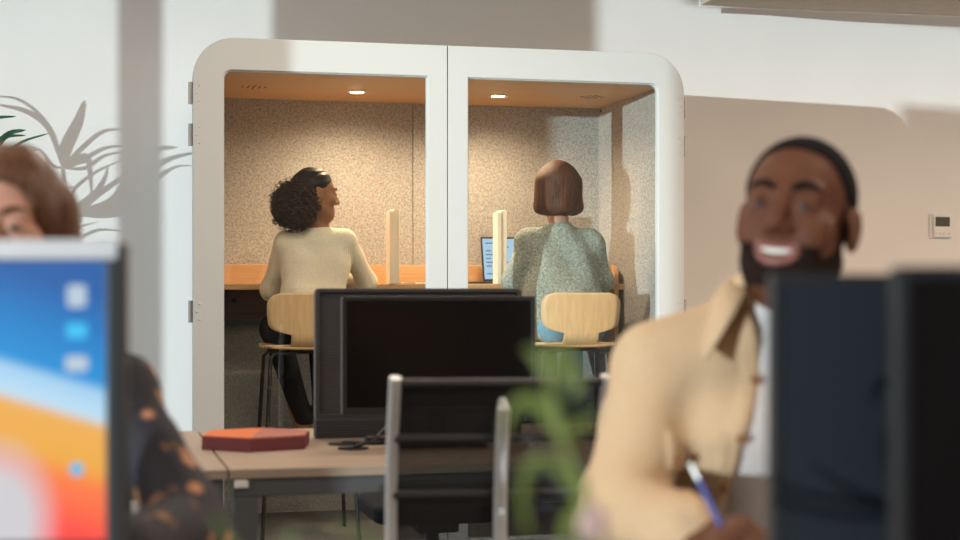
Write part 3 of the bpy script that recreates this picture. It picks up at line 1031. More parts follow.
def make_chair(loc, rz, label, group):
    """Mesh-backed swivel chair, faces local +y, back at -y."""
    t = thing('office_chair', label, 'office chair', loc, rz, group)
    for k in range(5):
        a = 2 * PI * k / 5 + 0.3
        l = part('base_leg', MB().tube([(0.03 * math.cos(a), 0.03 * math.sin(a), 0.10), (0.29 * math.cos(a), 0.29 * math.sin(a), 0.075)], [0.024, 0.014], 10), M['dark'], t)
        part('caster', MB().tube([(0.29 * math.cos(a) - 0.022 * math.sin(a), 0.29 * math.sin(a) + 0.022 * math.cos(a), 0.03),
                                  (0.29 * math.cos(a) + 0.022 * math.sin(a), 0.29 * math.sin(a) - 0.022 * math.cos(a), 0.03)], 0.03, 16), M['dark'], l)
    part('gas_lift', MB().lathe([(0.035, 0.08), (0.035, 0.22), (0.022, 0.22), (0.022, 0.40)], n=20), M['dark'], t)
    part('seat', MB().prism(rrect(-0.235, 0.235, -0.20, 0.25, (0.07, 0.07, 0.09, 0.09), 8), 0.41, 0.47, 'z'), M['cushion'], t, bevel=0.018)
    def back(x, z):
        u = (z - 0.5) / 0.5
        return (x, -0.245 - 0.05 * u + 0.035 * math.sin(PI * u) + 0.35 * (x * x) , z)
    zs = np.linspace(0.50, 0.995, 14)
    fr = part('back_frame', MB().tube([back(-0.222 + 0.012 * ((z - 0.5) / 0.5 - 0.5) ** 2, z) for z in zs], 0.0128, 12, 1.2, up=(0, 1, 0)), M['silver'], t)
    part('back_frame', MB().tube([back(0.222, z) for z in zs], 0.0128, 12, 1.2, up=(0, 1, 0)), M['silver'], t)
    part('top_rail', MB().tube([back(x, 0.984) for x in np.linspace(-0.226, 0.226, 13)], 0.0085, 12), M['grey_plastic'], t)
    part('bottom_rail', MB().tube([back(x, 0.505) for x in np.linspace(-0.224, 0.224, 13)], 0.011, 12), M['grey_plastic'], t)
    for z in (0.868, 0.75, 0.63):
        part('crossbar', MB().tube([tuple(np.array(back(x, z)) + np.array([0, -0.006, 0])) for x in np.linspace(-0.218, 0.218, 13)], 0.0095, 12), M['grey_plastic'], t)
    part('spine', MB().tube([(0, back(0, z)[1] - 0.030 + 0.022 * max(0, (z - 0.93) / 0.02), z) for z in np.append(np.linspace(0.36, 0.93, 12), 0.95)],
                            [0.0145] * 12 + [0.008], 12, 1.0), M['silver'], t)
    grid = [[back(x, z) for x in np.linspace(-0.222, 0.222, 13)] for z in np.linspace(0.505, 0.99, 25)]
    part('back_mesh', MB().sheet(grid), M['meshweave'], t, smooth=True, label='see-through black mesh')
    part('mechanism', MB().box((-0.07, -0.22, 0.36), (0.07, 0.10, 0.41)), M['dark'], t, bevel=0.01)
    return t


cc = P(502, 500, 3.32)
ch = make_chair((cc[0] - 0.045, 3.57, 0), R(9), 'grey-framed black mesh office chair in front of the middle desk', 'mesh office chairs')
dup(ch, (-0.16, 5.42, 0), ANG + PI, 'black mesh office chair behind the middle desk, mostly hidden by it')

# ------------------------------------------------------------------ the near bench, its monitors and plant
t = thing('bench_desk', 'near bench desk below the picture carrying the large monitors', 'desk', (-1.7, 0.98, 0), 0)
part('desktop', MB().box((0, 0, DT - 0.025), (3.4, 1.26, DT)), M['desk'], t, bevel=0.003)
part('frame', MB().box((0.05, 0.05, DT - 0.07), (3.35, 0.09, DT - 0.025)).box((0.05, 1.17, DT - 0.07), (3.35, 1.21, DT - 0.025)), M['deskframe'], t)
for x in (0.06, 3.28):
    for y in (0.06, 1.14):
        part('leg', MB().box((x, y, 0), (x + 0.06, y + 0.06, DT - 0.07)), M['deskframe'], t)

# monitor with the colourful desktop, facing the camera
LW, LH = 0.60, 0.365
lx = (122 - HX) / F * 1.85 - LW / 2
lt = EYE + (HY - 242) / F * 1.85 - DT
t = make_monitor('large monitor at the left showing a blue, orange and red desktop', (lx, 1.85, DT), R(2.5), LW, LH, lt - LH / 2, 0.14, trim=True, wall=True)
M['wallpaper'] = wallpaper('desktop_wallpaper', LW, 0.325, 1.0)
part('side_rim', MB().box((LW / 2 - 0.021, -0.006, lt - LH), (LW / 2 + 0.001, 0.027, lt - 0.002)), M['dark'], t, bevel=0.003)
s = part('screen', MB().box((-LW / 2 + 0.012, -0.002, -0.33), (LW / 2 - 0.02, 0.0005, 0.0)), M['wallpaper'], t, label='lit screen with soft waves of blue, orange and red')
s.location = (0, 0, lt - 0.0215)
for px, py, w_, h_, mt in ((75, 296, 0.022, 0.026, 'ico_white'), (75, 331, 0.024, 0.018, 'ico_cyan'), (75, 364, 0.026, 0.018, 'ico_white'), (75, 470, 0.014, 0.014, 'ico_cyan')):
    q = P(px, py, 1.85)
    x, z = q[0] - lx, q[2] - DT - (lt - 0.0215)
    part('icon', MB().prism(rrect(x - w_ / 2, x + w_ / 2, z - h_ / 2, z + h_ / 2, (0.004,) * 4, 4), -0.0032, -0.0021), M[mt], s)

make_monitor('black monitor in front of the man, with a bluish sheen painted into its dark screen', (0.292 + 0.27, 1.60, DT), R(-2), 0.54, 0.335, 1.193 - DT - 0.1675, 0.12, 'screen_matt')
make_monitor('nearest black monitor at the right edge, overlapping the monitor in front of the man', (0.376 + 0.27, 1.45, DT), R(1), 0.54, 0.335, 1.199 - DT - 0.1675, 0.12)

# flower in a vase
VX, VY = 0.082, 1.16
t = thing('potted_plant', 'blurred green leafy flower stem in a vase in front of the mesh chair', 'plant', (VX, VY, DT), 0)
part('vase', MB().lathe([(0.032, 0), (0.042, 0.03), (0.040, 0.08), (0.024, 0.125), (0.027, 0.145), (0.022, 0.145), (0.019, 0.12), (0.02, 0.12)]), M['pot'], t, smooth=True)


def rel(pts, d=1.16, dd=0.0):
    return [P(x, y, d + dd * i) - np.array([VX, VY, DT]) for i, (x, y) in enumerate(pts)]


def smooth_path(pts, n=16):
    pts = [np.array(p, float) for p in pts]
    P_ = [2 * pts[0] - pts[1]] + pts + [2 * pts[-1] - pts[-2]]
    out = []
    for k in np.linspace(0, len(pts) - 1 - 1e-6, n):
        i = int(k)
        u = k - i
        a, b, c, d = P_[i], P_[i + 1], P_[i + 2], P_[i + 3]
        out.append(0.5 * ((2 * b) + (c - a) * u + (2 * a - 5 * b + 4 * c - d) * u * u + (3 * b - a - 3 * c + d) * u ** 3))
    return out


def blade(pts, w, n=16, base=0.25, up=None, sharp=0.75):
    path = smooth_path(pts, n)
    rr = [w * max(0.03, (base + (1 - base) * math.sin(PI * min(1, (i / (n - 1)) ** sharp))) * (1 if i < n - 1 else 0.05)) for i in range(n)]
    return MB().tube(path, rr, 8, 0.10, up=up)


vb = np.array([0, 0, 0.13])
part('stem', MB().tube(smooth_path([np.array([0, 0, 0.05]), vb] + rel([(584, 510), (570, 460), (560, 425), (551, 385), (553, 345)])), [0.0045] * 8 + [0.0034] * 8, 10), M['leafl'], t, smooth=True)
for pts, w in (([(568, 455), (552, 418), (530, 400), (512, 410), (504, 436)], 0.010),
               ([(578, 500), (558, 468), (538, 460), (526, 476), (523, 508), (532, 540)], 0.008),
               ([(563, 440), (580, 425), (598, 414)], 0.007),
               ([(553, 385), (566, 372), (578, 380), (572, 402)], 0.010),
               ([(553, 380), (543, 366), (534, 352), (524, 350)], 0.008),
               ([(553, 360), (562, 352), (570, 360), (566, 385)], 0.009),
               ([(584, 512), (572, 520), (562, 548)], 0.012)):
    part('leaf', blade(rel(pts), w * 0.56, up=(0, 1, 0.2)), M['leafl'], t, smooth=True)
for pts in ([(596, 600), (430, 585), (300, 560), (292, 524)], [(594, 600), (380, 600), (250, 560), (212, 512)], [(600, 610), (480, 590), (395, 560), (335, 520)]):
    part('leaf', blade(rel(pts, 1.10), 0.0035, up=(0, 1, 0.2)), M['leafl'], t, smooth=True)
m = MB()
fc = rel([(592, 512)])[0]
for k in range(7):
    a = 2 * PI * k / 7
    e = fc + np.array([0.010 * math.cos(a), 0.007 * math.sin(a), -0.020])
    m.tube(smooth_path([fc + np.array([0, 0, 0.006]), fc + np.array([0.007 * math.cos(a), 0.006 * math.sin(a), 0.0]), e], 8), [0.002, 0.004, 0.005, 0.0055, 0.0055, 0.005, 0.004, 0.001], 8, 0.3)
part('blossom', m, M['petal'], t, smooth=True, label='pale pink blossom')

# palm by the left wall
SUN_AZ, SUN_EL = R(40.2), R(1.2)
SV = np.array([math.sin(SUN_AZ) * math.cos(SUN_EL), math.cos(SUN_AZ) * math.cos(SUN_EL), -math.sin(SUN_EL)])


def before_wall(px, py, tt):
    """Point tt metres up-sun of the wall point seen at px, py."""
    k = (px - HX) / F
    y = WO / (1 - WS * k)
    return P(px, py, y) - SV * tt


pb = np.array([-2.47, 6.98, 0])
t = thing('potted_palm', 'dark green palm by the left wall behind the woman in the floral blouse', 'plant', pb, 0)
pp = part('plant_pot', MB().lathe([(0.13, 0), (0.17, 0.30), (0.155, 0.30), (0.15, 0.26), (0.02, 0.26)]), M['pot'], t, smooth=False)
part('soil', MB().lathe([(0.149, 0.24), (0.149, 0.262)]), M['soil'], pp)
crown = before_wall(63, 168, 0.60) - pb
low = before_wall(66, 215, 0.60) - pb
part('stem', MB().tube(smooth_path([(0, 0, 0.24), (0.02, 0.02, 0.8), low + np.array([-0.02, 0, -0.2]), low, crown]), [0.014] * 12 + [0.006] * 4, 10), M['leafd'], t, smooth=True)
lowest = low + np.array([-0.01, 0, -0.12])
frond = [(crown, [(66, 148), (78, 122), (85, 100)], 0.42, 0.042), (crown, [(50, 130), (28, 112), (-4, 104)], 0.44, 0.022),
      (crown, [(48, 125), (20, 100), (-12, 96)], 0.48, 0.012), (crown, [(80, 150), (102, 132), (124, 129)], 0.44, 0.016),
      (crown, [(82, 160), (105, 148), (126, 146)], 0.40, 0.015), (crown, [(85, 168), (104, 156), (128, 151)], 0.5, 0.012),
      (low, [(74, 190), (96, 172), (122, 160)], 0.44, 0.012), (low, [(60, 205), (44, 190), (36, 160)], 0.42, 0.018),
      (low, [(50, 212), (36, 196), (28, 170)], 0.40, 0.014), (crown, [(86, 158), (90, 172), (92, 198)], 0.42, 0.034),
      (low, [(92, 196), (104, 180), (108, 166)], 0.40, 0.018), (low, [(90, 198), (110, 186), (126, 172)], 0.45, 0.022),
      (low, [(76, 215), (96, 198), (124, 178)], 0.46, 0.012), (lowest, [(72, 232), (84, 205), (94, 190)], 0.42, 0.024),
      (lowest, [(70, 232), (82, 226), (98, 222)], 0.44, 0.008), (lowest, [(76, 240), (98, 230), (124, 231)], 0.44, 0.012),
      (lowest, [(80, 246), (100, 243), (126, 245)], 0.44, 0.010), (low, [(50, 206), (62, 190), (80, 186)], 0.42, 0.010),
      (low, [(55, 195), (46, 182), (48, 155)], 0.45, 0.020), (crown, [(52, 165), (40, 150), (22, 146)], 0.46, 0.012)]
for b, pts, tt, w in frond:
    part('leaf', blade([b] + [before_wall(x, y, tt + 0.15) - pb for x, y in pts], w * 0.72, 18, up=(0.3, -1, 0.1)), M['leafd'], t, smooth=True)

for pts, w in (([(-22, 190), (-6, 152), (8, 134), (26, 130)], 0.024), ([(-22, 200), (0, 163), (20, 143), (50, 133)], 0.016), ([(-20, 205), (8, 168), (24, 152), (40, 150)], 0.009)):
    part('leaf', blade([low] + [P(x, y, 7.02) - pb for x, y in pts], w, 18, up=(0.2, -1, 0.5)), M['leafd'], t, smooth=True)

# ------------------------------------------------------------------ people


def V3(*a):
    return np.array(a, float)


def sub(p, mask, f):
    out = np.full(len(p), 1.0)
    if mask.any():
        out[mask] = f(p[mask])
    return out


def torso(p, sl, sr, hip, lat, rs=0.05, rt=0.098, rw=0.088, rh=0.105, cl=0.075, hl=0.075, drop=0.10):
    ms = (sl + sr) / 2 - V3(0, 0, drop)
    mw = ms * 0.42 + hip * 0.58
    d = rc(p, sl, (sl + sr) / 2 + V3(0, 0, 0.02), rs, rs)
    d = smin(d, rc(p, sr, (sl + sr) / 2 + V3(0, 0, 0.02), rs, rs), 0.03)
    for s in (-1, 1):
        d = smin(d, rc(p, ms + lat * cl * s, mw + lat * hl * 0.8 * s, rt, rw), 0.06)
        d = smin(d, rc(p, mw + lat * hl * 0.8 * s, hip + lat * hl * s, rw, rh), 0.05)
    return d


def limb(p, a, b, c, r1, r2, r3, k=0.03):
    return smin(rc(p, a, b, r1, r2), rc(p, b, c, r2, r3), k)


def foot(p, an, fd, r=0.036, L=0.16):
    heel = an + V3(0, 0, -0.045)
    return smin(rc(p, an, heel, r, r * 0.95), rc(p, heel - np.array(fd) * 0.02, heel + np.array(fd) * L + V3(0, 0, -0.012), r * 0.95, r * 0.62), 0.03)


def add_eyes(body, W, s, org, iris='iris', look=(0, 0)):
    for sx in (-1, 1):
        m = MB()
        c = V3(sx * 0.0325, -0.0785, 0.003)
        prof = [(0.0121 * math.sin(q), -0.0121 * math.cos(q)) for q in np.linspace(0.05, PI - 0.05, 14)]
        mm = MB().lathe(prof, n=20)
        vs = [W(c + np.array(v)) for v in mm.v]
        e = link('eyeball', vs, mm.f, M['eye'], body, org, smooth=True)
        mm = MB().lathe([(0.0072 * math.sin(q), -0.0045 * math.cos(q)) for q in np.linspace(0.05, PI - 0.05, 10)], n=16)
        vs = [W(c + V3(look[0], -0.0100, look[1]) + V3(v[0], v[2] * 0.6, v[1])) for v in mm.v]
        link('iris', vs, mm.f, M[iris], e, (0, 0, 0) if False else org, smooth=True)


def add_brows(body, W, org, mat, lift=0.0, r=0.0045):
    for sx in (-1, 1):
        pts = [W(V3(sx * x, y, z + lift)) for x, y, z in ((0.013, -0.0955, 0.024), (0.026, -0.0935, 0.031), (0.040, -0.0850, 0.032), (0.054, -0.0700, 0.024))]
        m = MB().tube(smooth_path(pts, 10), [r * k for k in (0.8, 1, 1.1, 1.1, 1.1, 1.0, 0.9, 0.8, 0.6, 0.4)], 8)
        link('eyebrow', m.v, m.f, M[mat], body, org, smooth=True)


LATX = V3(1, 0, 0)

# --- the smiling man
org = V3(0.48, 2.55, 0)
hc_, hs_, hR = V3(0.494, 2.50, 1.284), np.array([1.09, 1.05, 1.09]), rot(-25, -11, 5)
HL = lambda p: ((p - hc_) @ hR) / hs_
W = lambda q: hc_ + hR @ (np.array(q) * hs_)
sl, sr, hip = V3(0.283, 2.575, 1.050), V3(0.69, 2.575, 1.050), V3(0.485, 2.68, 0.55)
eL, wL, eR, wR = V3(0.216, 2.43, 0.845), V3(0.288, 2.205, 0.832), V3(0.79, 2.43, 0.85), V3(0.66, 2.20, 0.80)
hyd = V3(0.55, -0.78, 0.16)
hF = frame_from(hyd, V3(-0.45, -0.25, 0.85))
nb = V3(0.485, 2.585, 1.145)
kn = [(V3(0.39, 2.66, 0.54), V3(0.36, 2.22, 0.53), V3(0.37, 2.20, 0.10)), (V3(0.58, 2.66, 0.54), V3(0.62, 2.22, 0.53), V3(0.62, 2.20, 0.10))]


def man(p):
    z = p[:, 2]
    d = sub(p, z > 1.10, lambda q: head_field(HL(q), True) * 1.0)
    d = smin(d, rc(p, nb, W((0, 0.022, -0.055)), 0.064, 0.060), 0.03)
    d = smin(d, torso(p, sl, sr, hip, LATX, 0.056, 0.105, 0.095, 0.11, 0.085, 0.085), 0.04)
    d = smin(d, limb(p, sl, eL, wL, 0.052, 0.042, 0.029), 0.03)
    d = smin(d, limb(p, sr, eR, wR, 0.052, 0.042, 0.029), 0.03)
    d = smin(d, sub(p, (z > 0.6) & (z < 1.05) & (p[:, 1] < 2.4), lambda q: np.minimum(
        hand_field(q, wL, hF, GRIP, TH_GRIP, -1), hand_field(q, wR, frame_from((-0.4, -0.9, -0.1), (0, 0, 1)), RELAX, TH_RELAX, 1))), 0.012)
    for a, b, c in kn:
        d = smin(d, limb(p, a, b, c, 0.082, 0.055, 0.036), 0.03)
        d = smin(d, foot(p, c, (0, -1, 0)), 0.02)
    return d


def man_pick(c):
    q = HL(c)
    ax = np.abs(q[:, 0])
    zm = q[:, 2] + 0.066 - 8 * ax ** 2
    return np.where((ax < 0.030) & (q[:, 1] < -0.076) & (zm > -0.0160) & (zm < 0.0105), 1, 0)


body = sculpt('person', man, (0.1, 1.95, 0.0), (0.92, 2.84, 1.46), 0.0037, [M['skin_m'], M['lips_m']], None, org, man_pick)
tag(body, 'smiling man in a sand overshirt holding a blue pen behind the right monitors', 'person')


def man_hair(p):
    q = HL(p)
    d = ell(q, (0, 0.012, 0.037), (0.0795, 0.0985, 0.0875))
    lim = np.interp(q[:, 1], [-0.10, -0.07, -0.045, -0.03, 0.0, 0.014, 0.03, 0.06, 0.1], [0.108, 0.098, 0.082, 0.050, 0.024, 0.014, 0.0, -0.02, -0.03])
    d = smax(d, lim - q[:, 2], 0.006)
    d = smin(d, smax(np.abs(np.abs(q[:, 0]) - 0.070) - 0.004, np.maximum(np.abs(q[:, 1] + 0.012) - 0.010, np.abs(q[:, 2] - 0.012) - 0.028), 0.004) + 0.002, 0.006)
    return smax(d, -(head_field(q, True) + 0.004), 0.002) * 1.0


sculpt('hair', man_hair, hc_ - 0.14, hc_ + 0.16, 0.0035, M['hair_m'], body, org)


def man_beard(p):
    q = HL(p)
    ax = np.abs(q[:, 0])
    d = head_field(q, True) - 0.0028
    top = np.interp(q[:, 1], [-0.11, -0.075, -0.05, -0.02, 0.004], [-0.050, -0.052, -0.062, -0.045, 0.0])
    reg = np.maximum(q[:, 2] - top, q[:, 1] - 0.006 - 0.1 * (q[:, 2] + 0.02))
    reg = np.maximum(np.maximum(reg, -0.112 - q[:, 2]), ax - 0.0735)
    mo = np.stack([ax, q[:, 1] + 0.095, q[:, 2] + 0.066 - 8 * ax ** 2], 1)
    d = smax(d, reg, 0.004)
    return smax(d, -ell(mo, (0, 0, -0.002), (0.035, 0.05, 0.0165)), 0.003) * 1.0


sculpt('beard', man_beard, hc_ - 0.15, hc_ + 0.13, 0.0035, M['beard'], body, org)
add_eyes(body, W, hs_, org, look=(0.001, 0))
add_brows(body, W, org, 'hair_m', 0.001)
pts = [W(V3(x, -0.084 + 5.5 * x * x, -0.0625 + 8 * x * x)) for x in np.linspace(-0.021, 0.021, 11)]
m = MB().tube(pts, [0.003] + [0.0046] * 9 + [0.003], 10)
link('teeth', m.v, m.f, M['teeth'], body, org, smooth=True)


def jopen(p):
    w = np.interp(p[:, 2], [0.55, 0.83, 0.95, 1.04, 1.10, 1.16, 1.22], [0.16, 0.128, 0.098, 0.066, 0.070, 0.085, 0.095])
    return np.maximum(np.abs(p[:, 0] - 0.505) - w, p[:, 1] - 2.545)


def man_jacket(p):
    d = torso(p, sl, sr, hip + V3(0, -0.01, -0.03), LATX, 0.062, 0.120, 0.125, 0.135, 0.088, 0.088)
    d = smin(d, limb(p, sl + V3(0.0, 0, -0.005), eL, wL * 0.92 + eL * 0.08, 0.066, 0.060, 0.046), 0.035)
    d = smin(d, limb(p, sr, eR, wR * 0.92 + eR * 0.08, 0.070, 0.062, 0.046), 0.035)
    d = smin(d, rc(p, nb - V3(0, -0.01, 0.03), nb + V3(0, 0.0, 0.018), 0.085, 0.078), 0.05)
    for q in (sl, sr):
        d = smin(d, rc(p, nb * V3(0.85, 1, 1) + q * V3(0.15, 0, 0) + V3(0, 0, -0.040), q + V3(0, 0, 0.004), 0.074, 0.060), 0.03)
    d += folds(p, 0.0070, 0.62) + folds(p[:, [1, 0, 2]], 0.0012, 1.3) - 0.002
    x, z = p[:, 0], p[:, 2]
    front = np.clip((2.56 - p[:, 1]) / 0.02, 0, 1)
    flap = np.minimum(np.minimum(x - 0.284, 0.380 - x), np.minimum(z - (0.888 + 0.2 * np.abs(x - 0.332)), 0.962 - z))
    d -= 0.005 * np.clip(flap / 0.004, 0, 1) * front
    pk = np.minimum(np.minimum(x - 0.288, 0.376 - x), np.minimum(z - 0.78, 0.95 - z))
    d -= 0.0022 * np.clip(pk / 0.004, 0, 1) * front
    w = np.interp(z, [0.55, 0.83, 0.95, 1.04, 1.10, 1.16, 1.22], [0.16, 0.128, 0.098, 0.066, 0.070, 0.085, 0.095])
    plk = np.abs(np.abs(x - 0.505) - w - 0.014)
    d -= 0.003 * np.clip((0.016 - plk) / 0.004, 0, 1) * front
    cuff = ((p - wL) @ ((eL - wL) / np.linalg.norm(eL - wL)))
    near = np.linalg.norm(p - wL, axis=1) < 0.13
    d -= 0.004 * np.clip((0.068 - cuff) / 0.004, 0, 1) * near
    d = smax(d, -jopen(p), 0.008)
    d = smax(d, -(np.linalg.norm(p[:, :2] - nb[:2], axis=1) - 0.068 + 100.0 * (z < 1.10)), 0.006)
    d = np.maximum(d, 0.50 - z)
    return d


jk = sculpt('overshirt', man_jacket, (0.08, 2.02, 0.48), (0.92, 2.86, 1.24), 0.0052, M['jacket'], body, org, label='sand-coloured cotton overshirt with chest pocket')


def man_tee(p):
    d = torso(p, sl * 0.96 + nb * 0.04, sr * 0.96 + nb * 0.04, hip, LATX, 0.058, 0.1085, 0.100, 0.116, 0.085, 0.085)
    d = smin(d, rc(p, nb - V3(0, 0, 0.05), nb + V3(0, -0.005, 0.0), 0.080, 0.0715), 0.04) + folds(p, 0.0012, 0.8)
    return np.maximum(d, 0.52 - p[:, 2])


sculpt('t_shirt', man_tee, (0.2, 2.4, 0.5), (0.80, 2.82, 1.22), 0.006, M['tee'], body, org, label='white crew-neck t-shirt')
# collar: stands at the neck, folds out and ends in two points at the front
grid = []
for u in np.linspace(-1, 1, 41):
    a = -PI / 2 + u * R(152)
    au = abs(u)
    th = a + PI                               # runs from one front side around the back to the other
    dirv = V3(math.cos(PI / 2 + u * R(130)), math.sin(PI / 2 + u * R(130)), 0)
    tip = max(0, (au - 0.72) / 0.28)
    cx = nb + V3(0.004, -0.012, 0)
    zin = 1.150 + 0.012 * (1 - au) + 0.006 * tip
    zin -= 0.018 * tip
    row = [cx + dirv * 0.076 + V3(0, 0, zin - nb[2] - 0.01),
           cx + dirv * 0.082 + V3(0, 0, zin - nb[2] + 0.030),
           cx + dirv * 0.092 + V3(0, 0, zin - nb[2] + 0.034),
           cx + dirv * (0.108 + 0.014 * tip) + V3(math.copysign(0.012, u) * -tip * 0.3, -0.022 * tip, zin - nb[2] + 0.012 - 0.014 * tip),
           cx + dirv * (0.121 + 0.030 * tip) + V3(math.copysign(0.030, u) * -tip * 1.1, -0.046 * tip, zin - nb[2] - 0.018 - 0.052 * tip)]
    grid.append(row)
m = MB().sheet(grid)
co = link('collar', m.v, m.f, M['jacket'], jk, org, smooth=True, solid=0.006)


def button_at(x, z, obj, fld, mat='shoe', r=0.0075):
    ys = np.arange(2.20, 2.60, 0.001)
    pts = np.stack([np.full_like(ys, x), ys, np.full_like(ys, z)], 1)
    v = fld(pts)
    k = np.argmax(v < 0)
    mm = MB().lathe([(r, 0), (r, 0.003), (r * 0.6, 0.0035)], n=16)
    vs = [V3(x + q[0], ys[k] - q[2], z + q[1]) for q in mm.v]
    link('button', vs, [f[::-1] for f in mm.f], M[mat], obj, org, smooth=False)


for x, z in ((0.428, 1.035), (0.400, 0.947), (0.376, 0.87), (0.296, 0.918)):
    button_at(x, z, jk, man_jacket)


def man_trouser(p):
    d = rc(p, hip + V3(-0.08, 0, 0), hip + V3(0.08, 0, 0), 0.122, 0.122)
    for a, b, c in kn:
        d = smin(d, limb(p, a, b, c + V3(0, 0, 0.03), 0.094, 0.070, 0.058), 0.03)
    return np.maximum(d, 0.07 - p[:, 2])


def shoes_of(legs, fd, parent, org, mat, nm='shoe'):
    for a, b, c in legs:
        sculpt(nm, lambda p: np.maximum(foot(p, c, fd, 0.044, 0.17), (c[2] - 0.095) - p[:, 2]), c - 0.26, c + 0.24, 0.008, mat, parent, org)


sculpt('trousers', man_trouser, (0.2, 2.08, 0.05), (0.8, 2.84, 0.72), 0.009, M['trouser'], body, org)
shoes_of(kn, (0, -1, 0), body, org, M['shoe_b'])

# the pen he writes with
hp = wL + hF @ V3(-0.033, 0.098, -0.030)
p0 = P(729, 543, hp[1])
p1 = P(690, 462, hp[1] + 0.03)
ax_ = (p1 - p0) / np.linalg.norm(p1 - p0)
Lp = np.linalg.norm(p1 - p0)
pen = thing('pen', 'blue pen with silver top in the hand of the smiling man', 'pen', p0, 0)
part('barrel', MB().tube([ax_ * 0.008, ax_ * 0.012, ax_ * (Lp - 0.026)], [0.0026, 0.0044, 0.0044], 14), M['penblue'], pen, smooth=False)
part('tip', MB().tube([ax_ * -0.004, ax_ * 0.008], [0.0006, 0.003], 12), M['steel'], pen)
part('cap', MB().tube([ax_ * (Lp - 0.026), ax_ * (Lp - 0.003), ax_ * Lp], [0.0043, 0.0043, 0.003], 14), M['steel'], pen)

# --- the woman at the left
org = V3(-0.73, 2.55, 0)
ahc, ahR = V3(-0.738, 2.50, 1.272), rot(2, 3, 0)
AHL = lambda p: (p - ahc) @ ahR
AW = lambda q: ahc + ahR @ np.array(q)
asl, asr, ahip = V3(-0.905, 2.57, 1.010), V3(-0.577, 2.57, 1.010), V3(-0.735, 2.68, 0.55)
aeR, awR, aeL, awL = V3(-0.440, 2.43, 0.815), V3(-0.500, 2.20, 0.805), V3(-1.03, 2.43, 0.82), V3(-0.96, 2.20, 0.80)
anb = V3(-0.738, 2.585, 1.105)
akn = [(V3(-0.82, 2.66, 0.54), V3(-0.84, 2.24, 0.53), V3(-0.83, 2.22, 0.10)), (V3(-0.65, 2.66, 0.54), V3(-0.63, 2.24, 0.53), V3(-0.64, 2.22, 0.10))]


def lady(p):
    z = p[:, 2]
    d = sub(p, z > 1.08, lambda q: head_field(AHL(q)))
    d = smin(d, rc(p, anb, AW((0, 0.022, -0.055)), 0.050, 0.048), 0.03)
    d = smin(d, torso(p, asl, asr, ahip, LATX, 0.044, 0.088, 0.078, 0.105, 0.068, 0.08), 0.04)
    d = smin(d, limb(p, asl, aeL, awL, 0.042, 0.035, 0.024), 0.03)
    d = smin(d, limb(p, asr, aeR, awR, 0.042, 0.035, 0.024), 0.03)
    d = smin(d, sub(p, (z > 0.6) & (z < 1.0) & (p[:, 1] < 2.4), lambda q: np.minimum(
        hand_field(q, awR, frame_from((-0.75, -0.6, 0.05), (0, -0.1, 1)), RELAX, TH_RELAX, -1),
        hand_field(q, awL, frame_from((0.5, -0.8, -0.1), (0, 0, 1)), RELAX, TH_RELAX, 1))), 0.012)
    for a, b, c in akn:
        d = smin(d, limb(p, a, b, c, 0.078, 0.052, 0.034), 0.03)
        d = smin(d, foot(p, c, (0, -1, 0)), 0.02)
    return d


def lady_pick(c):
    q = AHL(c)
    return np.where((np.abs(q[:, 0]) < 0.026) & (q[:, 1] < -0.078) & (q[:, 2] > -0.080) & (q[:, 2] < -0.056), 1, 0)


body = sculpt('person', lady, (-1.14, 1.96, 0.0), (-0.34, 2.84, 1.43), 0.0045, [M['skin_w'], M['lips_w']], None, org, lady_pick)
tag(body, 'woman with long light brown hair and floral blouse behind the left monitor', 'person')


def lady_hair(p):
    q = AHL(p)
    s = q.copy()
    s[:, 0] = np.abs(s[:, 0])
    d = ell(s, (0, 0.014, 0.036), (0.088, 0.106, 0.098))
    d = smin(d, rc(s, (0.076, 0.008, 0.03), (0.106, 0.03, -0.20), 0.026, 0.034), 0.04)
    d = smin(d, rc(s, (0.0, 0.075, 0.0), (0.03, 0.085, -0.21), 0.055, 0.050), 0.05)
    op = ell(s, (0, -0.125, -0.026), (0.074, 0.108, 0.116))
    d = smax(d, -op, 0.012)
    return d + 0.0025 * np.sin(90 * s[:, 0] + 40 * s[:, 1] + 12 * s[:, 2])


sculpt('hair', lady_hair, ahc - V3(0.17, 0.15, 0.28), ahc + V3(0.17, 0.17, 0.16), 0.005, M['hair_l'], body, org, label='long light brown hair with a centre parting')
add_eyes(body, AW, 1, org)
add_brows(body, AW, org, 'hair_b', 0, 0.003)


def lady_blouse(p):
    d = torso(p, asl, asr, ahip, LATX, 0.056, 0.102, 0.100, 0.125, 0.070, 0.08)
    for a, b, c in ((asl, aeL, awL), (asr, aeR, awR)):
        d = smin(d, limb(p, a, b, c * 0.86 + b * 0.14, 0.052, 0.056, 0.054), 0.04)
    d = smin(d, rc(p, anb - V3(0, 0, 0.05), anb + V3(0, 0, 0.0), 0.08, 0.060), 0.04)
    return np.maximum(d + folds(p, 0.004, 0.8), 0.54 - p[:, 2])


sculpt('blouse', lady_blouse, (-1.16, 2.04, 0.52), (-0.32, 2.84, 1.18), 0.0062, M['floral'], body, org, label='dark blouse with orange and pink flowers')


def lady_trouser(p):
    d = rc(p, ahip + V3(-0.07, 0, 0), ahip + V3(0.07, 0, 0), 0.115, 0.115)
    for a, b, c in akn:
        d = smin(d, limb(p, a, b, c + V3(0, 0, 0.03), 0.088, 0.064, 0.052), 0.03)
    return np.maximum(d, 0.07 - p[:, 2])


sculpt('trousers', lady_trouser, (-1.0, 2.08, 0.05), (-0.46, 2.84, 0.70), 0.009, M['trouser'], body, org)
shoes_of(akn, (0, -1, 0), body, org, M['shoe_b'])

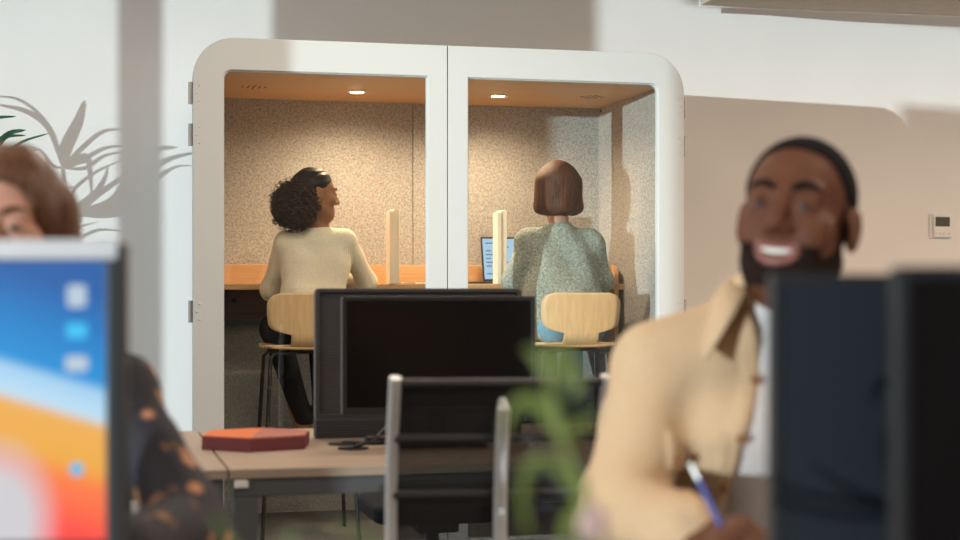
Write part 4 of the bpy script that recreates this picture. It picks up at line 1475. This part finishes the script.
# simple seats under the two, below the desk
for x, lab in ((0.485, 'black swivel stool under the smiling man, hidden by the monitors'), (-0.735, 'black swivel stool under the woman in the floral blouse')):
    t = thing('swivel_stool', lab, 'stool', (x, 2.66, 0))
    part('seat', MB().lathe([(0.15, 0.385), (0.19, 0.395), (0.19, 0.425), (0.15, 0.437)], n=32), M['cushion'], t)
    part('column', MB().lathe([(0.03, 0.02), (0.03, 0.385)], n=16), M['dark'], t)
    part('base', MB().lathe([(0.22, 0), (0.22, 0.012), (0.05, 0.03)], n=32), M['dark'], t)

# --- seated pair in the booth
U, VV = V3(cA, sA, 0), V3(-sA, cA, 0)


def bw(px, b, z):
    return booth_w(booth_a(px, b), b, z)


def zat(py, pt):
    return EYE + (HY - py) / F * pt[1]


def bpt(px, py, b):
    q = bw(px, b, 0)
    return V3(q[0], q[1], zat(py, q))


def sitter(cfg):
    org = cfg['org']
    hc, hR, s = cfg['hc'], cfg['hR'], cfg.get('hs', 1.0)
    HLc = lambda p: ((p - hc) @ hR) / s
    Wc = lambda q: hc + hR @ (np.array(q) * s)
    sl, sr, hip, nb = cfg['sl'], cfg['sr'], cfg['hip'], cfg['nb']
    arms, legs = cfg['arms'], cfg['legs']

    def fld(p):
        z = p[:, 2]
        d = sub(p, z > hc[2] - 0.2, lambda q: head_field(HLc(q)) * s)
        d = smin(d, rc(p, nb, Wc((0, 0.022, -0.055)), 0.048, 0.046), 0.03)
        d = smin(d, torso(p, sl, sr, hip, U, 0.043, 0.084, 0.070, 0.10, 0.058, 0.066), 0.04)
        for (a, b, c), sd, hy in zip(arms, (1, -1), cfg['hands']):
            d = smin(d, limb(p, a, b, c, 0.040, 0.033, 0.024), 0.03)
            fr_ = frame_from(hy, (0, 0, 1))
            d = smin(d, sub(p, np.linalg.norm(p - c, axis=1) < 0.26, lambda q: hand_field(q, c, fr_, RELAX, TH_RELAX, sd)), 0.012)
        for a, b, c in legs:
            d = smin(d, limb(p, a, b, c, 0.072, 0.050, 0.033), 0.03)
            d = smin(d, foot(p, c, VV, 0.034, 0.15), 0.02)
        return d
    allp = np.array([hc + 0.16, hc - 0.16, sl, sr, hip] + [q for l in arms + legs for q in l])
    lo, hi = allp.min(0) - 0.2, allp.max(0) + 0.2
    pick = lambda c: np.where((np.abs(HLc(c)[:, 0]) < 0.025) & (HLc(c)[:, 1] < -0.078) & (HLc(c)[:, 2] > -0.078) & (HLc(c)[:, 2] < -0.056), 1, 0)
    body = sculpt('person', fld, lo, hi, cfg['h'], cfg['skin'], None, org, pick)
    tag(body, cfg['label'], 'person')

    def top(p):
        t_ = cfg['thick']
        d = torso(p, sl, sr, hip + V3(0, 0, cfg.get('hem_up', 0)), U, 0.047 + t_, 0.090 + t_, cfg['waist'], cfg['hipr'], 0.060, 0.064)
        for a, b, c in arms:
            d = smin(d, limb(p, a, b, c * 0.94 + b * 0.06, 0.045 + t_, 0.039 + t_ * 1.3, 0.030 + t_ * 1.3), 0.02)
        d = smin(d, rc(p, nb - V3(0, 0, 0.05), nb + V3(0, 0, cfg.get('neck_up', -0.012)), 0.07, 0.052 + t_ * 0.4), 0.035)
        return np.maximum(d + folds(p, cfg['fold'], cfg.get('fk', 1)), cfg['hem'] - p[:, 2])
    sculpt(cfg['top_name'], top, lo, hi, 0.0055, M[cfg['top_mat']], body, org, label=cfg['top_label'])

    def tr(p):
        d = rc(p, hip + U * -0.06 - V3(0, 0, 0.0), hip + U * 0.06, 0.110, 0.110)
        for a, b, c in legs:
            d = smin(d, limb(p, a, b, c + V3(0, 0, 0.05), 0.084, 0.064, cfg.get('cuff', 0.05)), 0.03)
        d = np.maximum(d, SEAT + 0.004 - p[:, 2] - 10 * (((p - cfg['seat']) @ VV) > 0.20))
        return np.maximum(d, legs[0][2][2] + 0.02 - p[:, 2])
    sculpt('trousers', tr, lo, hi, 0.0075, M[cfg['leg_mat']], body, org)
    shoes_of(legs, VV, body, org, M[cfg['shoe']])
    return body, HLc, Wc


def legset(seat, ka, kb, dz=0.0):
    out = []
    for sgn, (kx, ax2) in ((-1, ka), (1, kb)):
        out.append((seat + U * 0.075 * sgn + V3(0, 0, 0.085) - VV * 0.02, seat + U * kx + VV * 0.345 + V3(0, 0, 0.075), seat + U * ax2 + VV * 0.285 + V3(0, 0, -0.38 + dz)))
    return out


# woman with the curly ponytail
seat = np.array([s1[0], s1[1], SEAT])
hc = bpt(315, 195, 0.34)
cfg = dict(org=V3(s1[0], s1[1], 0), hc=hc, hR=rot(118, 2, 2), hs=0.97, seat=seat,
           sl=bpt(286, 243, 0.36), sr=bpt(345, 241, 0.36), nb=bpt(316, 229, 0.36), hip=seat + V3(0, 0, 0.10) + VV * 0.0 + U * 0.02,
           legs=legset(seat, (-0.09, 0.03), (0.12, 0.12)), h=0.0045, skin=[M['skin_c'], M['lips_m']],
           label='woman with a curly dark ponytail and cream top sitting in the booth, seen from behind',
           thick=0.004, waist=0.078, hipr=0.105, hem=SEAT + 0.02, fold=0.0022, top_name='knit_top', top_mat='cream', top_label='close-fitting cream ribbed top',
           leg_mat='trouser', shoe='shoe', cuff=0.042, neck_up=-0.016)
cfg['arms'] = [(cfg['sl'], bpt(271, 290, 0.50), booth_w(booth_a(296, 0.74), 0.74, CT + 0.035)), (cfg['sr'], bpt(366, 281, 0.52), booth_w(booth_a(340, 0.75), 0.75, CT + 0.035))]
cfg['hands'] = [VV * 0.8 + U * 0.5, VV * 0.8 - U * 0.5]
body, HLc, Wc = sitter(cfg)
org = cfg['org']


def slick(p):
    q = HLc(p)
    d = ell(q, (0, 0.014, 0.037), (0.0785, 0.0985, 0.0875))
    lim = np.interp(q[:, 1], [-0.10, -0.065, -0.045, -0.02, 0.01, 0.03, 0.06, 0.1], [0.080, 0.066, 0.045, 0.028, 0.022, -0.015, -0.06, -0.07])
    d = smax(d, lim - q[:, 2], 0.006)
    return smax(d, -(head_field(q) + 0.004), 0.002) + 0.0012 * np.sin(220 * q[:, 2] + 60 * q[:, 1])


sculpt('hair', slick, hc - 0.15, hc + 0.16, 0.004, M['hair_k'], body, org, label='slicked-back black hair')
pc_ = bpt(296, 202, 0.30)


def puff(p):
    v = p - pc_
    d = np.minimum(ell(p, pc_, (0.098, 0.088, 0.094)), 9)
    d = smin(d, ell(p, pc_ + V3(-0.01, 0, -0.035), (0.088, 0.08, 0.078)), 0.04)
    d = smin(d, ell(p, pc_ + V3(0.045, 0.02, 0.035), (0.05, 0.05, 0.045)), 0.04)
    x, y, z = v[:, 0], v[:, 1], v[:, 2]
    return d + 0.006 * (np.sin(95 * x + 40 * np.sin(31 * z)) * np.sin(88 * z + 3 * np.sin(70 * y)) + 0.7 * np.sin(170 * x + 130 * y) * np.sin(150 * z - 90 * y)
                        + 0.6 * np.sin(260 * z + 200 * x) * np.sin(240 * y - 190 * x))


sculpt('ponytail', puff, pc_ - 0.14, pc_ + 0.14, 0.0042, M['curls'], body, org, label='round curly ponytail')
m = MB()
for k in range(420):
    v = rng.normal(size=3)
    v /= np.linalg.norm(v)
    if v @ (hc - pc_) > 0.085:
        continue
    b0 = pc_ + v * V3(0.092, 0.082, 0.088)
    if v[2] < -0.5:
        b0 = b0 + V3(-0.01, 0, -0.02)
    t1 = np.cross(v, rng.normal(size=3))
    t1 /= np.linalg.norm(t1)
    t2 = np.cross(v, t1)
    ph_, rad = rng.random() * 6.28, 0.004 + 0.003 * rng.random()
    m.tube([b0 + v * (0.026 * i / 9) + rad * (t1 * math.cos(ph_ + 1.4 * i) + t2 * math.sin(ph_ + 1.4 * i)) for i in range(10)], 0.0011, 4)
lc = link('loose_curls', m.v, m.f, M['curls'], body, org, smooth=True)
lc['kind'] = 'stuff'
add_eyes(body, Wc, 1, org)
add_brows(body, Wc, org, 'hair_k', 0, 0.003)
ec = Wc(V3(-0.0815, 0.010, -0.050))
m = MB().tube([ec + V3(0.011 * math.cos(a), -0.004, 0.013 * math.sin(a)) for a in np.linspace(0, 2 * PI, 17)], 0.0022, 8)
link('earring', m.v, m.f, M['gold'], body, org, smooth=True)['label'] = 'small gold hoop earring'

# woman with the brown bob
seat = np.array([s2[0], s2[1], SEAT])
hc = bpt(557, 190, 0.40)
cfg = dict(org=V3(s2[0], s2[1], 0), hc=hc, hR=rot(192, 8, 0), seat=seat,
           sl=bpt(528, 244, 0.39), sr=bpt(590, 244, 0.39), nb=bpt(558, 228, 0.40), hip=seat + V3(0, 0, 0.10) + VV * 0.04 - U * 0.01,
           legs=legset(seat, (-0.13, -0.12), (0.10, 0.10)), h=0.006, skin=[M['skin_w'], M['lips_w']],
           label='woman with a brown bob and grey-green sweater sitting in the booth, seen from behind',
           thick=0.020, waist=0.124, hipr=0.120, hem=SEAT + 0.03, fold=0.0085, fk=0.7, top_name='sweater', top_mat='knit', top_label='chunky grey-green knit sweater',
           leg_mat='denim', shoe='shoe_b', cuff=0.055, neck_up=-0.022)
cfg['arms'] = [(cfg['sl'], bpt(518, 281, 0.44), booth_w(booth_a(534, 0.74), 0.74, CT + 0.035)), (cfg['sr'], bpt(597, 279, 0.44), booth_w(booth_a(577, 0.74), 0.74, CT + 0.035))]
cfg['hands'] = [VV * 0.9 + U * 0.3, VV * 0.9 - U * 0.3]
body, HLc, Wc = sitter(cfg)
org = cfg['org']


def bob(p):
    q = HLc(p)
    s = q.copy()
    s[:, 0] = np.abs(s[:, 0])
    d = ell(s, (0, 0.016, 0.036), (0.089, 0.108, 0.098))
    d = smin(d, rc(s, (0.056, 0.03, 0.02), (0.074, 0.020, -0.080), 0.050, 0.043), 0.05)
    d = smin(d, rc(s, (0.0, 0.055, 0.0), (0.0, 0.056, -0.080), 0.064, 0.056), 0.05)
    d = smax(d, -0.127 - 0.006 * np.sin(40 * s[:, 0]) - s[:, 2], 0.018)
    d = smax(d, -ell(s, (0, -0.13, -0.03), (0.066, 0.115, 0.11)), 0.012)
    return d + 0.0012 * np.sin(110 * q[:, 0] + 60 * q[:, 1] + 2.0 * np.sin(20 * q[:, 2]))


sculpt('hair', bob, hc - 0.19, hc + 0.19, 0.0042, M['hair_b'], body, org, label='straight brown bob')
add_eyes(body, Wc, 1, org)

# ------------------------------------------------------------------ light
def lamp(name, kind, loc, energy, col, **kw):
    l = bpy.data.lights.new(name, kind)
    l.energy = energy
    l.color = col
    for k, v in kw.items():
        setattr(l, k, v)
    o = bpy.data.objects.new(name, l)
    C.objects.link(o)
    o.location = loc
    return o


sun = lamp('sun', 'SUN', (-5, -5, 4), 3.05, (0.84, 0.97, 1.0), angle=R(0.45))
sun.rotation_euler = Vector(SV).to_track_quat('-Z', 'Y').to_euler()
for x, y in ((-2.2, 1.6), (1.8, 1.6), (-2.2, 3.4), (1.8, 3.4), (-0.2, 5.2)):
    lamp('warm_fill_light', 'AREA', (x, y, CZ - 0.02), 36, (1.0, 0.82, 0.66), shape='RECTANGLE', size=1.2, size_y=0.3)  # unseen warm fill without fixtures, added as ambient light
lamp('warm_fill_light', 'AREA', (3.6, 5.6, 2.5), 125, (1.0, 0.70, 0.48), shape='RECTANGLE', size=1.2, size_y=0.3)  # added warm fill below the ceiling to brighten the right wall
for a, b in LAMP:
    q = booth_w(a, b, CPZ - 0.012)
    lamp('booth_spot', 'SPOT', q, 56, (1.0, 0.74, 0.48), spot_size=R(162), spot_blend=0.85, shadow_soft_size=0.03)

w = bpy.data.worlds.new('World')
bpy.context.scene.world = w
w.use_nodes = True
bg = w.node_tree.nodes['Background']
bg.inputs['Color'].default_value = (0.80, 0.90, 1.0, 1)
bg.inputs['Strength'].default_value = 1.2

# ------------------------------------------------------------------ camera
cd = bpy.data.cameras.new('camera')
cd.sensor_width = 36
cd.lens = 36 * F / 960
cd.shift_y = (HY - 270) / 960
cd.clip_start = 0.05
cd.dof.use_dof = True
cd.dof.focus_distance = 6.9
cd.dof.aperture_fstop = 2.7
cam = bpy.data.objects.new('camera', cd)
C.objects.link(cam)
cam.location = (0, 0, EYE)
cam.rotation_euler = (R(90), 0, 0)
sc = bpy.context.scene
sc.camera = cam
sc.view_settings.view_transform = 'Standard'
sc.view_settings.look = 'None'
sc.view_settings.gamma = 1
sc.view_settings.exposure = 0.0
sc.cycles.use_denoising = True
sc.cycles.max_bounces = 8
